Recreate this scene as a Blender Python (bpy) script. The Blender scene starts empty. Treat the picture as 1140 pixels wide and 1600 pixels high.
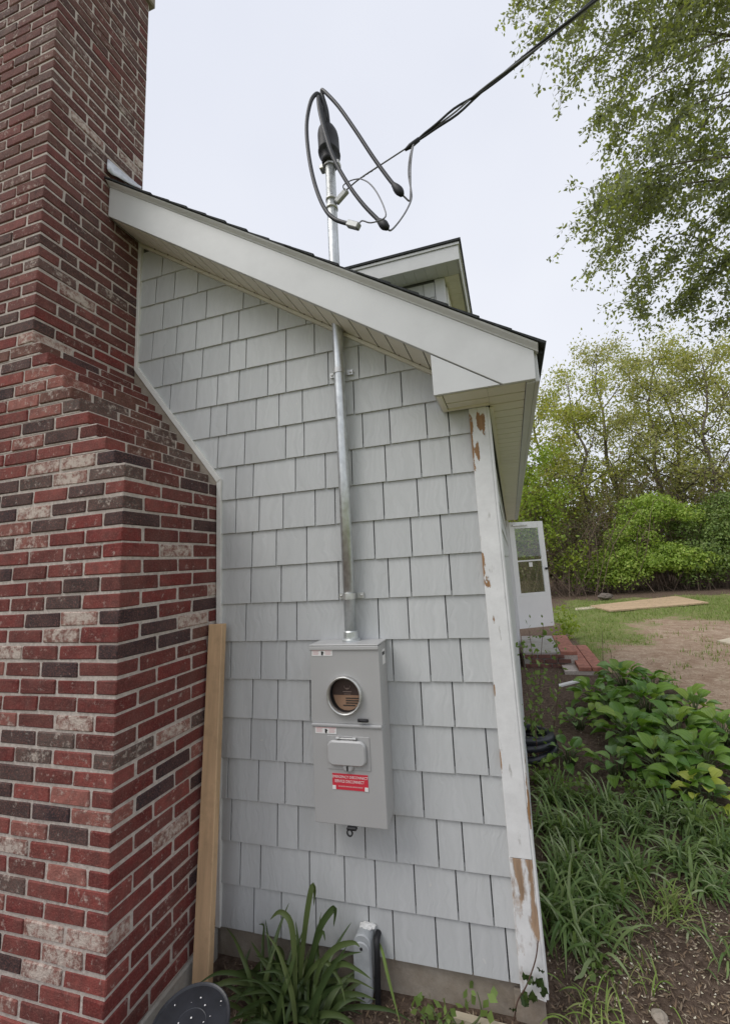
import bpy, bmesh, math, random
import numpy as np
from mathutils import Vector, Matrix, noise as mnoise

SC = bpy.context.scene
COL = SC.collection
random.seed(7)
RNG = np.random.default_rng(7)
R_ = math.radians

# ------------------------------------------------------------------ camera
CAM_F, CAM_PP, CAM_W, CAM_H = 655.6, (611.93, 778.47), 1140.0, 1600.0     # photograph pixels
CAM_C = np.array([0.04314732, -1.87306707, 1.57482042])
CAM_R = np.array([[0.9602433, 0.272293, -0.06155751],
                  [-0.10070886, 0.13222419, -0.98609051],
                  [-0.26036615, 0.95308619, 0.15438971]])               # rows: right, down, forward
cam = bpy.data.cameras.new('camera')
cam_o = bpy.data.objects.new('camera', cam)
COL.objects.link(cam_o)
cam.sensor_fit = 'VERTICAL'
cam.sensor_height = 36.0
cam.lens = 36.0 * CAM_F / CAM_H
cam.shift_x = -(CAM_PP[0] - CAM_W / 2) / CAM_H
cam.shift_y = (CAM_PP[1] - CAM_H / 2) / CAM_H
cam.clip_start = 0.02
cam.clip_end = 2000
M = Matrix.Identity(4)
for i in range(3):
    M[i][0] = CAM_R[0][i]; M[i][1] = -CAM_R[1][i]; M[i][2] = -CAM_R[2][i]; M[i][3] = CAM_C[i]
cam_o.matrix_world = M
SC.camera = cam_o

# ------------------------------------------------------------------ world, sun, exposure
SUN_EL, SUN_AZ = 54.0, -50.0      # azimuth measured from -Y (behind the camera) towards +X
world = bpy.data.worlds.new('World')
SC.world = world
world.use_nodes = True
wn = world.node_tree
wn.nodes.clear()
sky = wn.nodes.new('ShaderNodeTexSky')
sky.sky_type = 'NISHITA'
sky.sun_disc = False
sky.sun_elevation = R_(SUN_EL)
sky.sun_rotation = R_(180 - SUN_AZ)
sky.dust_density = 4.0
sky_s = wn.nodes.new('ShaderNodeVectorMath'); sky_s.operation = 'SCALE'; sky_s.inputs['Scale'].default_value = 0.10
wtc = wn.nodes.new('ShaderNodeTexCoord')
wnoise = wn.nodes.new('ShaderNodeTexNoise'); wnoise.inputs['Scale'].default_value = 1.6; wnoise.inputs['Detail'].default_value = 3
wramp = wn.nodes.new('ShaderNodeValToRGB')
wramp.color_ramp.elements[0].position = 0.3; wramp.color_ramp.elements[0].color = (0.745, 0.775, 0.868, 1)
wramp.color_ramp.elements[1].position = 0.72; wramp.color_ramp.elements[1].color = (0.850, 0.872, 0.940, 1)
wmix = wn.nodes.new('ShaderNodeMix'); wmix.data_type = 'RGBA'; wmix.inputs['Factor'].default_value = 0.93   # cloud cover
wbg = wn.nodes.new('ShaderNodeBackground'); wbg.inputs['Strength'].default_value = 1.0
wout = wn.nodes.new('ShaderNodeOutputWorld')
wn.links.new(sky.outputs[0], sky_s.inputs[0])
wn.links.new(wtc.outputs['Generated'], wnoise.inputs['Vector'])
wn.links.new(wnoise.outputs['Fac'], wramp.inputs[0])
wn.links.new(sky_s.outputs[0], wmix.inputs[6])
wn.links.new(wramp.outputs[0], wmix.inputs[7])
wn.links.new(wmix.outputs[2], wbg.inputs['Color'])
wn.links.new(wbg.outputs[0], wout.inputs[0])

sun = bpy.data.lights.new('sun', 'SUN')
sun.energy = 1.5
sun.angle = R_(32)
sun.color = (1.0, 0.965, 0.92)
sun_o = bpy.data.objects.new('sun', sun)
COL.objects.link(sun_o)
_d = Vector((math.sin(R_(SUN_AZ)) * math.cos(R_(SUN_EL)), -math.cos(R_(SUN_AZ)) * math.cos(R_(SUN_EL)), math.sin(R_(SUN_EL))))
sun_o.rotation_euler = _d.to_track_quat('Z', 'Y').to_euler()
sun_o.location = _d * 30

SC.view_settings.view_transform = 'Standard'
SC.view_settings.look = 'None'
SC.view_settings.exposure = 0.12
SC.view_settings.gamma = 1.0
SC.view_settings.use_curve_mapping = False
SC.render.engine = 'CYCLES'
SC.cycles.max_bounces = 6
SC.cycles.transparent_max_bounces = 8

# ------------------------------------------------------------------ helpers
def ray(x, y):
    v = np.array([(x - CAM_PP[0]) / CAM_F, (y - CAM_PP[1]) / CAM_F, 1.0])
    return CAM_R.T @ v                      # unit optical depth
def on(ax, val, x, y):
    d = ray(x, y)
    return Vector(CAM_C + d * (val - CAM_C[ax]) / d[ax])
def dep(x, y, d):
    return Vector(CAM_C + ray(x, y) * d)
def proj(P):
    v = CAM_R @ (np.asarray(P, float) - CAM_C)
    return CAM_PP[0] + CAM_F * v[0] / v[2], CAM_PP[1] + CAM_F * v[1] / v[2], v[2]

def root_of(o):
    while o.parent: o = o.parent
    return o
def link(o, parent=None, rel=False):
    COL.objects.link(o)
    if parent is not None:
        o.parent = parent
        if not rel:
            if parent.parent is None and parent.type == 'EMPTY':
                o.matrix_parent_inverse = Matrix.Translation(-parent.location)
    return o
def tag(o, label=None, cat=None, group=None, kind=None):
    if label: o['label'] = label
    if cat: o['category'] = cat
    if group: o['group'] = group
    if kind: o['kind'] = kind
    return o
def thing(name, loc, label, cat, group=None):
    o = bpy.data.objects.new(name, None)
    o.location = loc
    o.empty_display_size = 0.1
    COL.objects.link(o)
    return tag(o, label, cat, group)
def me_new(name, V, F, mat=None, smooth=False):
    me = bpy.data.meshes.new(name)
    me.from_pydata([tuple(v) for v in V], [], [tuple(f) for f in F])
    if mat: me.materials.append(mat)
    if smooth:
        me.polygons.foreach_set('use_smooth', [True] * len(me.polygons))
    me.update()
    return me
def ob(name, V, F, mat, parent=None, smooth=False, rel=False):
    return link(bpy.data.objects.new(name, me_new(name, V, F, mat, smooth)), parent, rel)
def np_mesh(name, V, F, mat, smooth=False):
    """V (n,3) array, F (m,k) array of equal-length faces: fast path"""
    V = np.asarray(V, np.float32); F = np.asarray(F, np.int32)
    me = bpy.data.meshes.new(name)
    k = F.shape[1]
    me.vertices.add(len(V)); me.vertices.foreach_set('co', V.ravel())
    me.loops.add(F.size); me.loops.foreach_set('vertex_index', F.ravel())
    me.polygons.add(len(F)); me.polygons.foreach_set('loop_start', np.arange(0, F.size, k, dtype=np.int32))
    me.polygons.foreach_set('loop_total', np.full(len(F), k, np.int32))
    if smooth: me.polygons.foreach_set('use_smooth', np.ones(len(F), bool))
    me.update(calc_edges=True)
    me.materials.append(mat)
    return me
def np_ob(name, V, F, mat, parent=None, smooth=False, rel=False):
    return link(bpy.data.objects.new(name, np_mesh(name, V, F, mat, smooth)), parent, rel)

def bev(V, F, w=0.003, seg=1):
    bm = bmesh.new()
    vs = [bm.verts.new(v) for v in V]
    for f in F: bm.faces.new([vs[i] for i in f])
    bmesh.ops.recalc_face_normals(bm, faces=bm.faces)
    if w > 0:
        es = [e for e in bm.edges if len(e.link_faces) == 2 and e.calc_face_angle(0) > 0.3]
        bmesh.ops.bevel(bm, geom=es, offset=w, segments=seg, affect='EDGES', profile=0.5)
    bm.verts.index_update()
    V2 = [v.co.copy() for v in bm.verts]; F2 = [[v.index for v in f.verts] for f in bm.faces]
    bm.free()
    return V2, F2
def box_vf(x0, x1, y0, y1, z0, z1):
    V = [(x0, y0, z0), (x1, y0, z0), (x1, y1, z0), (x0, y1, z0), (x0, y0, z1), (x1, y0, z1), (x1, y1, z1), (x0, y1, z1)]
    F = [(0, 3, 2, 1), (4, 5, 6, 7), (0, 1, 5, 4), (1, 2, 6, 5), (2, 3, 7, 6), (3, 0, 4, 7)]
    return V, F
def box(name, x0, x1, y0, y1, z0, z1, mat, parent=None, w=0.003, seg=1):
    V, F = bev(*box_vf(x0, x1, y0, y1, z0, z1), w, seg)
    return ob(name, V, F, mat, parent)
def prism_vf(poly, a0, a1, plane='xz'):
    n = len(poly)
    def P(u, v, a): return (u, a, v) if plane == 'xz' else ((a, u, v) if plane == 'yz' else (u, v, a))
    V = [P(u, v, a0) for u, v in poly] + [P(u, v, a1) for u, v in poly]
    F = [tuple(range(n)), tuple(range(2 * n - 1, n - 1, -1))] + [(i, (i + 1) % n, n + (i + 1) % n, n + i) for i in range(n)]
    return V, F
def prism(name, poly, a0, a1, mat, parent=None, plane='xz', w=0.002):
    V, F = bev(*prism_vf(poly, a0, a1, plane), w)
    return ob(name, V, F, mat, parent)
def smooth_path(P, k=6):
    P = [np.array(p, float) for p in P]
    out = []
    n = len(P)
    for i in range(n - 1):
        p0 = P[max(i - 1, 0)]; p1 = P[i]; p2 = P[i + 1]; p3 = P[min(i + 2, n - 1)]
        for j in range(k):
            t = j / k
            out.append(0.5 * ((2 * p1) + (-p0 + p2) * t + (2 * p0 - 5 * p1 + 4 * p2 - p3) * t * t + (-p0 + 3 * p1 - 3 * p2 + p3) * t ** 3))
    out.append(P[-1])
    return out
def tube_vf(path, r, n=8, cap=True):
    P = np.array(path, float); m = len(P)
    rr = np.full(m, r) if np.isscalar(r) else np.array(r, float)
    T = np.gradient(P, axis=0); T /= np.linalg.norm(T, axis=1)[:, None] + 1e-12
    u = np.cross(T[0], [0, 0, 1.0])
    if np.linalg.norm(u) < 1e-3: u = np.cross(T[0], [0, 1.0, 0])
    u /= np.linalg.norm(u)
    V = []
    ang = np.linspace(0, 2 * math.pi, n, endpoint=False)
    for i in range(m):
        u = u - T[i] * (u @ T[i]); u /= np.linalg.norm(u) + 1e-12
        w = np.cross(T[i], u)
        for a in ang: V.append(P[i] + rr[i] * (math.cos(a) * u + math.sin(a) * w))
    F = []
    for i in range(m - 1):
        for j in range(n):
            F.append((i * n + j, i * n + (j + 1) % n, (i + 1) * n + (j + 1) % n, (i + 1) * n + j))
    if cap:
        F.append(tuple(range(n - 1, -1, -1))); F.append(tuple(range((m - 1) * n, m * n)))
    return V, F
def tube(name, path, r, mat, parent=None, n=8, smooth=True, rel=False):
    V, F = tube_vf(path, r, n)
    return ob(name, V, F, mat, parent, smooth, rel)
class MB:
    """collects quads / polygons into one mesh"""
    def __init__(s): s.V = []; s.F = []
    def add(s, V, F):
        b = len(s.V); s.V.extend(V); s.F.extend([tuple(i + b for i in f) for f in F]); return s
    def build(s, name, mat, parent=None, smooth=False, rel=False): return ob(name, s.V, s.F, mat, parent, smooth, rel)
def lathe_vf(prof, n=24, axis='z', loc=(0, 0, 0), closed=False):
    V = []
    for r, h in prof:
        for k in range(n):
            a = 2 * math.pi * k / n
            c, s_ = r * math.cos(a), r * math.sin(a)
            p = (c, s_, h) if axis == 'z' else ((c, -h, s_) if axis == 'y' else (h, c, s_))
            V.append((p[0] + loc[0], p[1] + loc[1], p[2] + loc[2]))
    m = len(prof); F = []
    for i in range(m - 1):
        for k in range(n): F.append((i * n + k, i * n + (k + 1) % n, (i + 1) * n + (k + 1) % n, (i + 1) * n + k))
    F.append(tuple(range(n - 1, -1, -1))); F.append(tuple(range((m - 1) * n, m * n)))
    return V, F
def clip(poly, a, b, c_):
    """keep a*x + b*z >= c_"""
    out = []
    for i in range(len(poly)):
        p, q = poly[i], poly[(i + 1) % len(poly)]
        dp = a * p[0] + b * p[1] - c_; dq = a * q[0] + b * q[1] - c_
        if dp >= 0: out.append(p)
        if (dp >= 0) != (dq >= 0):
            t = dp / (dp - dq); out.append((p[0] + t * (q[0] - p[0]), p[1] + t * (q[1] - p[1])))
    return out

# ------------------------------------------------------------------ materials
class NT:
    def __init__(s, name):
        s.m = bpy.data.materials.new(name); s.m.use_nodes = True
        s.t = s.m.node_tree; s.t.nodes.clear()
        s.out = s.t.nodes.new('ShaderNodeOutputMaterial')
        s.b = s.t.nodes.new('ShaderNodeBsdfPrincipled')
        s.t.links.new(s.b.outputs[0], s.out.inputs[0])
    def n(s, typ, **kw):
        nd = s.t.nodes.new('ShaderNode' + typ)
        for k, v in kw.items():
            if k.startswith('_'): nd.inputs[k[1:]].default_value = v
            else: setattr(nd, k, v)
        return nd
    def l(s, a, b): s.t.links.new(a, b)
    def set(s, sock, v): s.b.inputs[sock].default_value = v
    def coords(s, kind='Object', scale=(1, 1, 1)):
        tc = s.n('TexCoord'); mp = s.n('Mapping'); mp.inputs['Scale'].default_value = scale
        s.l(tc.outputs[kind], mp.inputs[0]); return mp.outputs[0]
    def world(s, scale=(1, 1, 1)):
        g = s.n('NewGeometry'); mp = s.n('Mapping'); mp.inputs['Scale'].default_value = scale
        s.l(g.outputs['Position'], mp.inputs[0]); return mp.outputs[0]
    def noise(s, vec, scale, detail=4, rough=0.6, lac=2.0):
        nd = s.n('TexNoise'); nd.inputs['Scale'].default_value = scale; nd.inputs['Detail'].default_value = detail
        nd.inputs['Roughness'].default_value = rough
        s.l(vec, nd.inputs['Vector']); return nd.outputs['Fac']
    def ramp(s, fac, stops):
        r = s.n('ValToRGB'); e = r.color_ramp.elements
        while len(e) < len(stops): e.new(0.5)
        for k, (p, c) in enumerate(stops):
            e[k].position = p; e[k].color = (c, c, c, 1) if np.isscalar(c) else (*c[:3], 1)
        s.l(fac, r.inputs[0]); return r.outputs[0]
    def mix(s, fac, a, b, blend='MIX'):
        m = s.n('Mix'); m.data_type = 'RGBA'; m.blend_type = blend
        for v, i in ((fac, 0), (a, 6), (b, 7)):
            if isinstance(v, bpy.types.NodeSocket): s.l(v, m.inputs[i])
            elif i == 0: m.inputs[0].default_value = v
            else: m.inputs[i].default_value = (*v[:3], 1)
        return m.outputs[2]
    def math(s, op, a, b=0.0):
        m = s.n('Math'); m.operation = op
        for v, i in ((a, 0), (b, 1)):
            if isinstance(v, bpy.types.NodeSocket): s.l(v, m.inputs[i])
            else: m.inputs[i].default_value = v
        return m.outputs[0]
    def bump(s, h, strength=0.3, dist=0.01):
        b = s.n('Bump'); b.inputs['Strength'].default_value = strength; b.inputs['Distance'].default_value = dist
        s.l(h, b.inputs['Height']); s.l(b.outputs[0], s.b.inputs['Normal'])
    def col(s, c):
        if isinstance(c, bpy.types.NodeSocket): s.l(c, s.b.inputs['Base Color'])
        else: s.b.inputs['Base Color'].default_value = (*c[:3], 1)
def simple(name, c, rough=0.6, metal=0.0, var=0.08, scale=12.0, bump=0.0, dirt=0.0):
    t = NT(name); w = t.world()
    f = t.noise(w, scale, 5)
    lo = tuple(max(0, v * (1 - var)) for v in c); hi = tuple(min(1, v * (1 + var)) for v in c)
    cc = t.ramp(f, [(0.3, lo), (0.7, hi)])
    if dirt:
        d = t.ramp(t.noise(w, scale * 0.35, 6, 0.7), [(0.5, 0.0), (0.75, dirt)])
        cc = t.mix(d, cc, tuple(v * 0.45 for v in c))
    t.col(cc); t.set('Roughness', rough); t.set('Metallic', metal)
    if bump: t.bump(f, bump, 0.005)
    return t.m

def m_brick(name, attr):
    t = NT(name); w = t.world()
    if attr:
        a = t.n('Attribute', attribute_name='bcol'); base = a.outputs['Color']; lime = a.outputs['Alpha']
    else:
        a = t.n('ObjectInfo'); base = a.outputs['Color']; lime = a.outputs['Alpha']
    f1 = t.noise(w, 150, 5, 0.75); f2 = t.noise(w, 26, 5, 0.65)
    c1 = t.mix(t.ramp(f2, [(0.35, 0.0), (0.7, 0.75)]), base, (0.055, 0.03, 0.028))
    c1 = t.mix(0.8, base, c1)
    c2 = t.mix(t.ramp(f1, [(0.48, 0.0), (0.74, 0.5)]), c1, (0.42, 0.17, 0.135), 'MIX')
    c2 = t.mix(t.ramp(t.noise(w, 9, 4, 0.6), [(0.4, 0.0), (0.65, 0.35)]), c2, t.mix(0.5, c2, (0.30, 0.17, 0.14)))
    # lime and old paint sitting on the face
    lf = t.math('ADD', t.noise(w, 38, 7, 0.75), t.math('MULTIPLY', lime, 0.26))
    if not attr:      # old paint clings to the middle of a brick
        ln = t.n('VectorMath'); ln.operation = 'LENGTH'; t.l(t.coords('Object', (9, 9, 24)), ln.inputs[0])
        cen = t.ramp(ln.outputs['Value'], [(0.1, 0.20), (0.95, 0.0)])
        lf = t.math('ADD', lf, t.math('MULTIPLY', t.math('SUBTRACT', cen, 0.07), lime))
    lm = t.ramp(lf, [(0.63, 0.0), (0.80, 0.85)])
    c3 = t.mix(lm, c2, (0.62, 0.54, 0.47))
    t.col(c3); t.set('Roughness', 0.88); t.set('Specular IOR Level', 0.25)
    t.bump(t.noise(w, 120, 6, 0.7), 0.9, 0.006)
    return t.m
BRICK = m_brick('brick_face', False); BRICK_A = m_brick('brick_face_many', True)

def m_mortar():
    t = NT('mortar'); w = t.world()
    f = t.noise(w, 60, 6, 0.7); g = t.noise(w, 3.5, 3)
    c = t.ramp(f, [(0.3, (0.36, 0.31, 0.275)), (0.7, (0.66, 0.59, 0.53))])
    c = t.mix(t.ramp(g, [(0.45, 0.0), (0.7, 0.45)]), c, (0.36, 0.30, 0.26))
    t.col(c); t.set('Roughness', 0.95); t.bump(f, 0.6, 0.006); return t.m
MORTAR = m_mortar()

def m_shingle():
    t = NT('painted_fibre_shingle'); w = t.world((1, 1, 1)); oi = t.n('ObjectInfo')
    g = t.n('NewGeometry'); mp = t.n('Mapping'); mp.inputs['Scale'].default_value = (60, 60, 2.2)
    t.l(g.outputs['Position'], mp.inputs[0])
    addv = t.n('VectorMath'); addv.operation = 'ADD'
    t.l(mp.outputs[0], addv.inputs[0])
    cv = t.n('CombineXYZ'); t.l(t.math('MULTIPLY', oi.outputs['Random'], 90.0), cv.inputs[0]); t.l(cv.outputs[0], addv.inputs[1])
    dist = t.noise(w, 5, 3)
    add2 = t.n('VectorMath'); add2.operation = 'ADD'; t.l(addv.outputs[0], add2.inputs[0])
    cv2 = t.n('CombineXYZ'); t.l(t.math('MULTIPLY', dist, 9.0), cv2.inputs[0]); t.l(cv2.outputs[0], add2.inputs[1])
    grain = t.noise(add2.outputs[0], 1.0, 4, 0.6)
    c = t.ramp(oi.outputs['Random'], [(0.0, (0.515, 0.525, 0.524)), (0.5, (0.555, 0.565, 0.562)), (1.0, (0.59, 0.60, 0.596))])
    c = t.mix(t.ramp(grain, [(0.3, 0.0), (0.75, 0.34)]), c, (0.37, 0.385, 0.38))
    c = t.mix(t.ramp(t.noise(w, 2.3, 5, 0.7), [(0.5, 0.0), (0.8, 0.22)]), c, (0.38, 0.385, 0.36))
    c = t.mix(t.ramp(t.noise(w, 26, 2, 0.4), [(0.775, 0.0), (0.79, 0.5)]), c, (0.62, 0.61, 0.57))
    t.col(c); t.set('Roughness', 0.62); t.set('Specular IOR Level', 0.35)
    t.bump(grain, 0.8, 0.004); return t.m
SHINGLE = m_shingle()
SHEATH = simple('weather_barrier', (0.10, 0.105, 0.105), 0.8)
VINYL = simple('coated_aluminium_trim', (0.63, 0.635, 0.63), 0.42, var=0.04, scale=4, dirt=0.22)
SOFFIT = simple('vinyl_soffit', (0.80, 0.765, 0.66), 0.5, var=0.03, scale=4, dirt=0.22)
CHANNEL = simple('cream_channel', (0.68, 0.65, 0.56), 0.5, var=0.06, scale=9, dirt=0.25)
TRIMW = simple('white_pvc_trim', (0.74, 0.73, 0.69), 0.5, var=0.07, scale=14, dirt=0.3)
DOORW = simple('door_white', (0.78, 0.78, 0.78), 0.4, var=0.02, scale=5, dirt=0.06)

def m_peel(name, lo, hi, wood, patches, streak=0.0):
    """old white paint with bare wood showing where it has come off"""
    t = NT(name)
    g = t.noise(t.world((1, 1, 0.34)), 26, 7, 0.68)
    h = t.noise(t.world((1, 1, 0.12)), 70, 4)
    pos = t.n('NewGeometry').outputs['Position']
    v = g
    for (px_, pz_, rx_, rz_) in patches:          # bare places: centre and half size on the board
        sub = t.n('VectorMath'); sub.operation = 'SUBTRACT'; t.l(pos, sub.inputs[0]); sub.inputs[1].default_value = (px_, 0, pz_)
        mul = t.n('VectorMath'); mul.operation = 'MULTIPLY'; t.l(sub.outputs[0], mul.inputs[0]); mul.inputs[1].default_value = (1 / rx_, 0, 1 / rz_)
        ln = t.n('VectorMath'); ln.operation = 'LENGTH'; t.l(mul.outputs[0], ln.inputs[0])
        bo = t.n('MapRange'); bo.inputs[1].default_value = 0.3; bo.inputs[2].default_value = 1.5; bo.inputs[3].default_value = 0.30; bo.inputs[4].default_value = 0.0
        t.l(ln.outputs['Value'], bo.inputs[0])
        v = t.math('ADD', v, bo.outputs[0])
    bare = t.ramp(v, [(lo, 0.0), (hi, 1.0)])
    paint = t.ramp(t.noise(t.world(), 11, 6, 0.7), [(0.3, (0.66, 0.66, 0.65)), (0.7, (0.80, 0.80, 0.79))])
    paint = t.mix(t.ramp(t.noise(t.world((1, 1, 0.2)), 38, 6, 0.7), [(0.62, 0.0), (0.70, 0.75)]), paint, (0.36, 0.34, 0.31))
    wd = t.ramp(h, [(0.3, tuple(v_ * 0.55 for v_ in wood)), (0.7, wood)])
    t.col(t.mix(bare, paint, wd)); t.set('Roughness', 0.68)
    t.bump(t.math('SUBTRACT', t.math('MULTIPLY', h, 0.15), bare), 0.6, 0.004); return t.m
def _bp(x, y): p = on(1, -0.024, x, y); return p.x, p.z
PEEL = m_peel('peeling_white_paint', 0.69, 0.715, (0.40, 0.22, 0.10),
    [(*_bp(751, 664), 0.022, 0.07), (*_bp(746, 700), 0.011, 0.06), (*_bp(736, 690), 0.013, 0.20), (*_bp(760, 912), 0.017, 0.045), (*_bp(754, 878), 0.010, 0.045), (*_bp(772, 1080), 0.004, 0.03), (*_bp(822, 1200), 0.006, 0.06), (*_bp(826, 1260), 0.007, 0.09), (*_bp(782, 1190), 0.003, 0.07)])
PEEL_LOW = m_peel('worn_white_paint', 0.54, 0.70, (0.46, 0.31, 0.20),
    [(*_bp(806, 1345), 0.012, 0.05), (*_bp(813, 1375), 0.010, 0.06), (*_bp(832, 1400), 0.010, 0.12), (*_bp(838, 1450), 0.014, 0.06), (*_bp(826, 1345), 0.014, 0.03)])

def m_galv(name, base, rough):
    t = NT(name); w = t.world((1, 1, 0.7))
    f = t.noise(w, 40, 5, 0.7)
    c = t.ramp(f, [(0.3, tuple(v * 0.7 for v in base)), (0.7, base)])
    c = t.mix(t.ramp(t.noise(t.world((1, 1, 0.35)), 9, 6, 0.75), [(0.5, 0.0), (0.7, 0.55)]), c, (0.32, 0.31, 0.27))
    t.col(c); t.set('Metallic', 0.85); t.l(t.ramp(f, [(0.3, rough), (0.7, rough + 0.2)]), t.b.inputs['Roughness']); t.bump(f, 0.12, 0.002); return t.m
GALV = m_galv('galvanised_steel', (0.74, 0.77, 0.77), 0.30)
ZINC = m_galv('zinc_plated', (0.72, 0.72, 0.70), 0.35)
LEAD = simple('lead_flashing', (0.52, 0.53, 0.54), 0.45, 0.6, 0.25, 20, 0.3)
BOXGREY = simple('grey_enamel', (0.415, 0.412, 0.405), 0.42, 0.0, 0.03, 6, dirt=0.05)
BOXGREY2 = simple('grey_enamel_lid', (0.45, 0.45, 0.445), 0.38, 0.0, 0.03, 6)
PVC = simple('grey_pvc', (0.40, 0.42, 0.43), 0.5, 0, 0.12, 25, dirt=0.3)
BLACK = simple('black_rubber', (0.010, 0.010, 0.012), 0.6, 0, 0.2, 20)
BLACKP = simple('black_plastic', (0.022, 0.024, 0.030), 0.38, 0, 0.3, 18, 0.1, dirt=0.3)
CABLE = simple('cable_jacket', (0.020, 0.021, 0.024), 0.5, 0, 0.25, 10)
WIRE = simple('aluminium_wire', (0.20, 0.20, 0.205), 0.5, 0.4, 0.2, 30)
CAULK = simple('white_sealant', (0.72, 0.72, 0.70), 0.6, 0, 0.1, 60, 0.5)
WHITE_L = simple('label_white', (0.80, 0.79, 0.77), 0.5, 0, 0.03)
RED_L = simple('label_red', (0.62, 0.035, 0.06), 0.45, 0, 0.05)
PINK_L = simple('label_pink_print', (0.62, 0.33, 0.33), 0.5, 0, 0.05)
BLACK_L = simple('label_black', (0.02, 0.02, 0.02), 0.5, 0, 0.05)
KRAFT = simple('kraft_card', (0.31, 0.185, 0.115), 0.8, 0, 0.08, 30)
CARDDK = simple('dark_card', (0.055, 0.032, 0.026), 0.6, 0, 0.1, 20)
CARDPR = simple('card_print', (0.26, 0.19, 0.16), 0.6, 0, 0.1)
def m_wood(name, c, scale=(30, 30, 1.6), rough=0.7, dirt=0.2):
    t = NT(name); w = t.coords('Object', scale); f = t.noise(w, 1.0, 5, 0.65)
    cc = t.ramp(f, [(0.25, tuple(v * 0.68 for v in c)), (0.7, c)])
    cc = t.mix(t.ramp(t.noise(t.coords('Object'), 9, 5, 0.7), [(0.5, 0.0), (0.75, dirt * 2)]), cc, tuple(v * 0.4 for v in c))
    t.col(cc); t.set('Roughness', rough); t.bump(f, 0.3, 0.002); return t.m
LUMBER = m_wood('pine_lumber', (0.68, 0.46, 0.265))
PLY = m_wood('weathered_plywood', (0.60, 0.43, 0.27), (0.8, 6, 6), 0.7, 0.42)
PALEWOOD = m_wood('pale_board', (0.62, 0.54, 0.40), (1.0, 8, 8))
def m_conc(name, c):
    t = NT(name); w = t.world(); f = t.noise(w, 35, 7, 0.7); g = t.noise(w, 4, 5, 0.7)
    cc = t.ramp(f, [(0.25, tuple(v * 0.7 for v in c)), (0.75, c)])
    cc = t.mix(t.ramp(g, [(0.45, 0.0), (0.7, 0.6)]), cc, tuple(v * q for v, q in zip(c, (0.5, 0.42, 0.34))))
    t.col(cc); t.set('Roughness', 0.9); t.bump(f, 0.5, 0.006); return t.m
CONC = m_conc('concrete_foundation', (0.38, 0.33, 0.27))
CONC2 = m_conc('concrete_pale', (0.44, 0.42, 0.38))
ASPHALT = simple('asphalt_shingle', (0.030, 0.033, 0.034), 0.9, 0, 0.5, 90, 0.5)
def m_glass():
    t = NT('door_glass'); t.t.nodes.remove(t.b)
    gl = t.n('BsdfGlossy'); gl.inputs['Roughness'].default_value = 0.02; gl.inputs['Color'].default_value = (0.75, 0.8, 0.8, 1)
    tr = t.n('BsdfTransparent'); tr.inputs['Color'].default_value = (0.85, 0.87, 0.85, 1)
    mx = t.n('MixShader'); fr = t.n('Fresnel'); fr.inputs['IOR'].default_value = 1.5
    t.l(t.math('ADD', fr.outputs[0], 0.02), mx.inputs[0]); t.l(tr.outputs[0], mx.inputs[1]); t.l(gl.outputs[0], mx.inputs[2]); t.l(mx.outputs[0], t.out.inputs[0])
    return t.m
GLASS = m_glass()
def m_leaf(name, cols, trans=0.35, rough=0.5, obj=False, vein=False):
    t = NT(name)
    if obj: r = t.n('ObjectInfo').outputs['Random']
    else: r = t.n('NewGeometry').outputs['Random Per Island']
    k = len(cols)
    c = t.ramp(r, [(i / max(1, k - 1), cc) for i, cc in enumerate(cols)])
    if vein:
        co = t.coords('Object'); wv = t.noise(t.coords('Object', (3, 60, 1)), 1.0, 2)
        c = t.mix(t.ramp(wv, [(0.35, 0.0), (0.65, 0.45)]), c, tuple(v * 0.6 for v in cols[0]))
    t.col(c); t.set('Roughness', rough); t.set('Specular IOR Level', 0.35)
    tb = t.n('BsdfTranslucent'); mx = t.n('MixShader'); mx.inputs[0].default_value = trans
    t.l(t.mix(1.0, c, (1.0, 1.0, 0.45), 'MULTIPLY'), tb.inputs['Color'])
    t.l(t.b.outputs[0], mx.inputs[1]); t.l(tb.outputs[0], mx.inputs[2]); t.l(mx.outputs[0], t.out.inputs[0])
    return t.m
LF_OVER = m_leaf('overhang_leaf', [(0.20, 0.23, 0.15), (0.28, 0.31, 0.20), (0.38, 0.44, 0.10), (0.24, 0.27, 0.19)], 0.5)
LF_SPRING = m_leaf('spring_leaf', [(0.38, 0.42, 0.085), (0.55, 0.55, 0.16), (0.28, 0.35, 0.065), (0.66, 0.61, 0.28)], 0.5)
LF_SPRING2 = m_leaf('spring_leaf_pale', [(0.47, 0.46, 0.20), (0.34, 0.38, 0.11), (0.62, 0.58, 0.34), (0.28, 0.33, 0.10)], 0.5)
LF_LIME = m_leaf('lime_leaf', [(0.28, 0.40, 0.05), (0.38, 0.47, 0.08), (0.20, 0.31, 0.05)], 0.45)
LF_BUSH = m_leaf('bush_leaf', [(0.30, 0.44, 0.08), (0.42, 0.56, 0.11), (0.22, 0.34, 0.06), (0.52, 0.60, 0.15)], 0.4)
LF_BUSH2 = m_leaf('dull_bush_leaf', [(0.17, 0.26, 0.07), (0.25, 0.35, 0.09), (0.13, 0.20, 0.06), (0.32, 0.38, 0.14)], 0.35)
LF_DARK = m_leaf('understorey_leaf', [(0.13, 0.16, 0.055), (0.19, 0.22, 0.07), (0.22, 0.17, 0.11), (0.15, 0.12, 0.08)], 0.35)
LF_HOSTA = m_leaf('hosta_leaf', [(0.12, 0.25, 0.05), (0.18, 0.33, 0.06), (0.25, 0.41, 0.06), (0.22, 0.36, 0.14), (0.32, 0.44, 0.07)], 0.34, 0.33, obj=True, vein=True)  # pale and yellowish stops put sky sheen and backlight into the leaf colour
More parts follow.
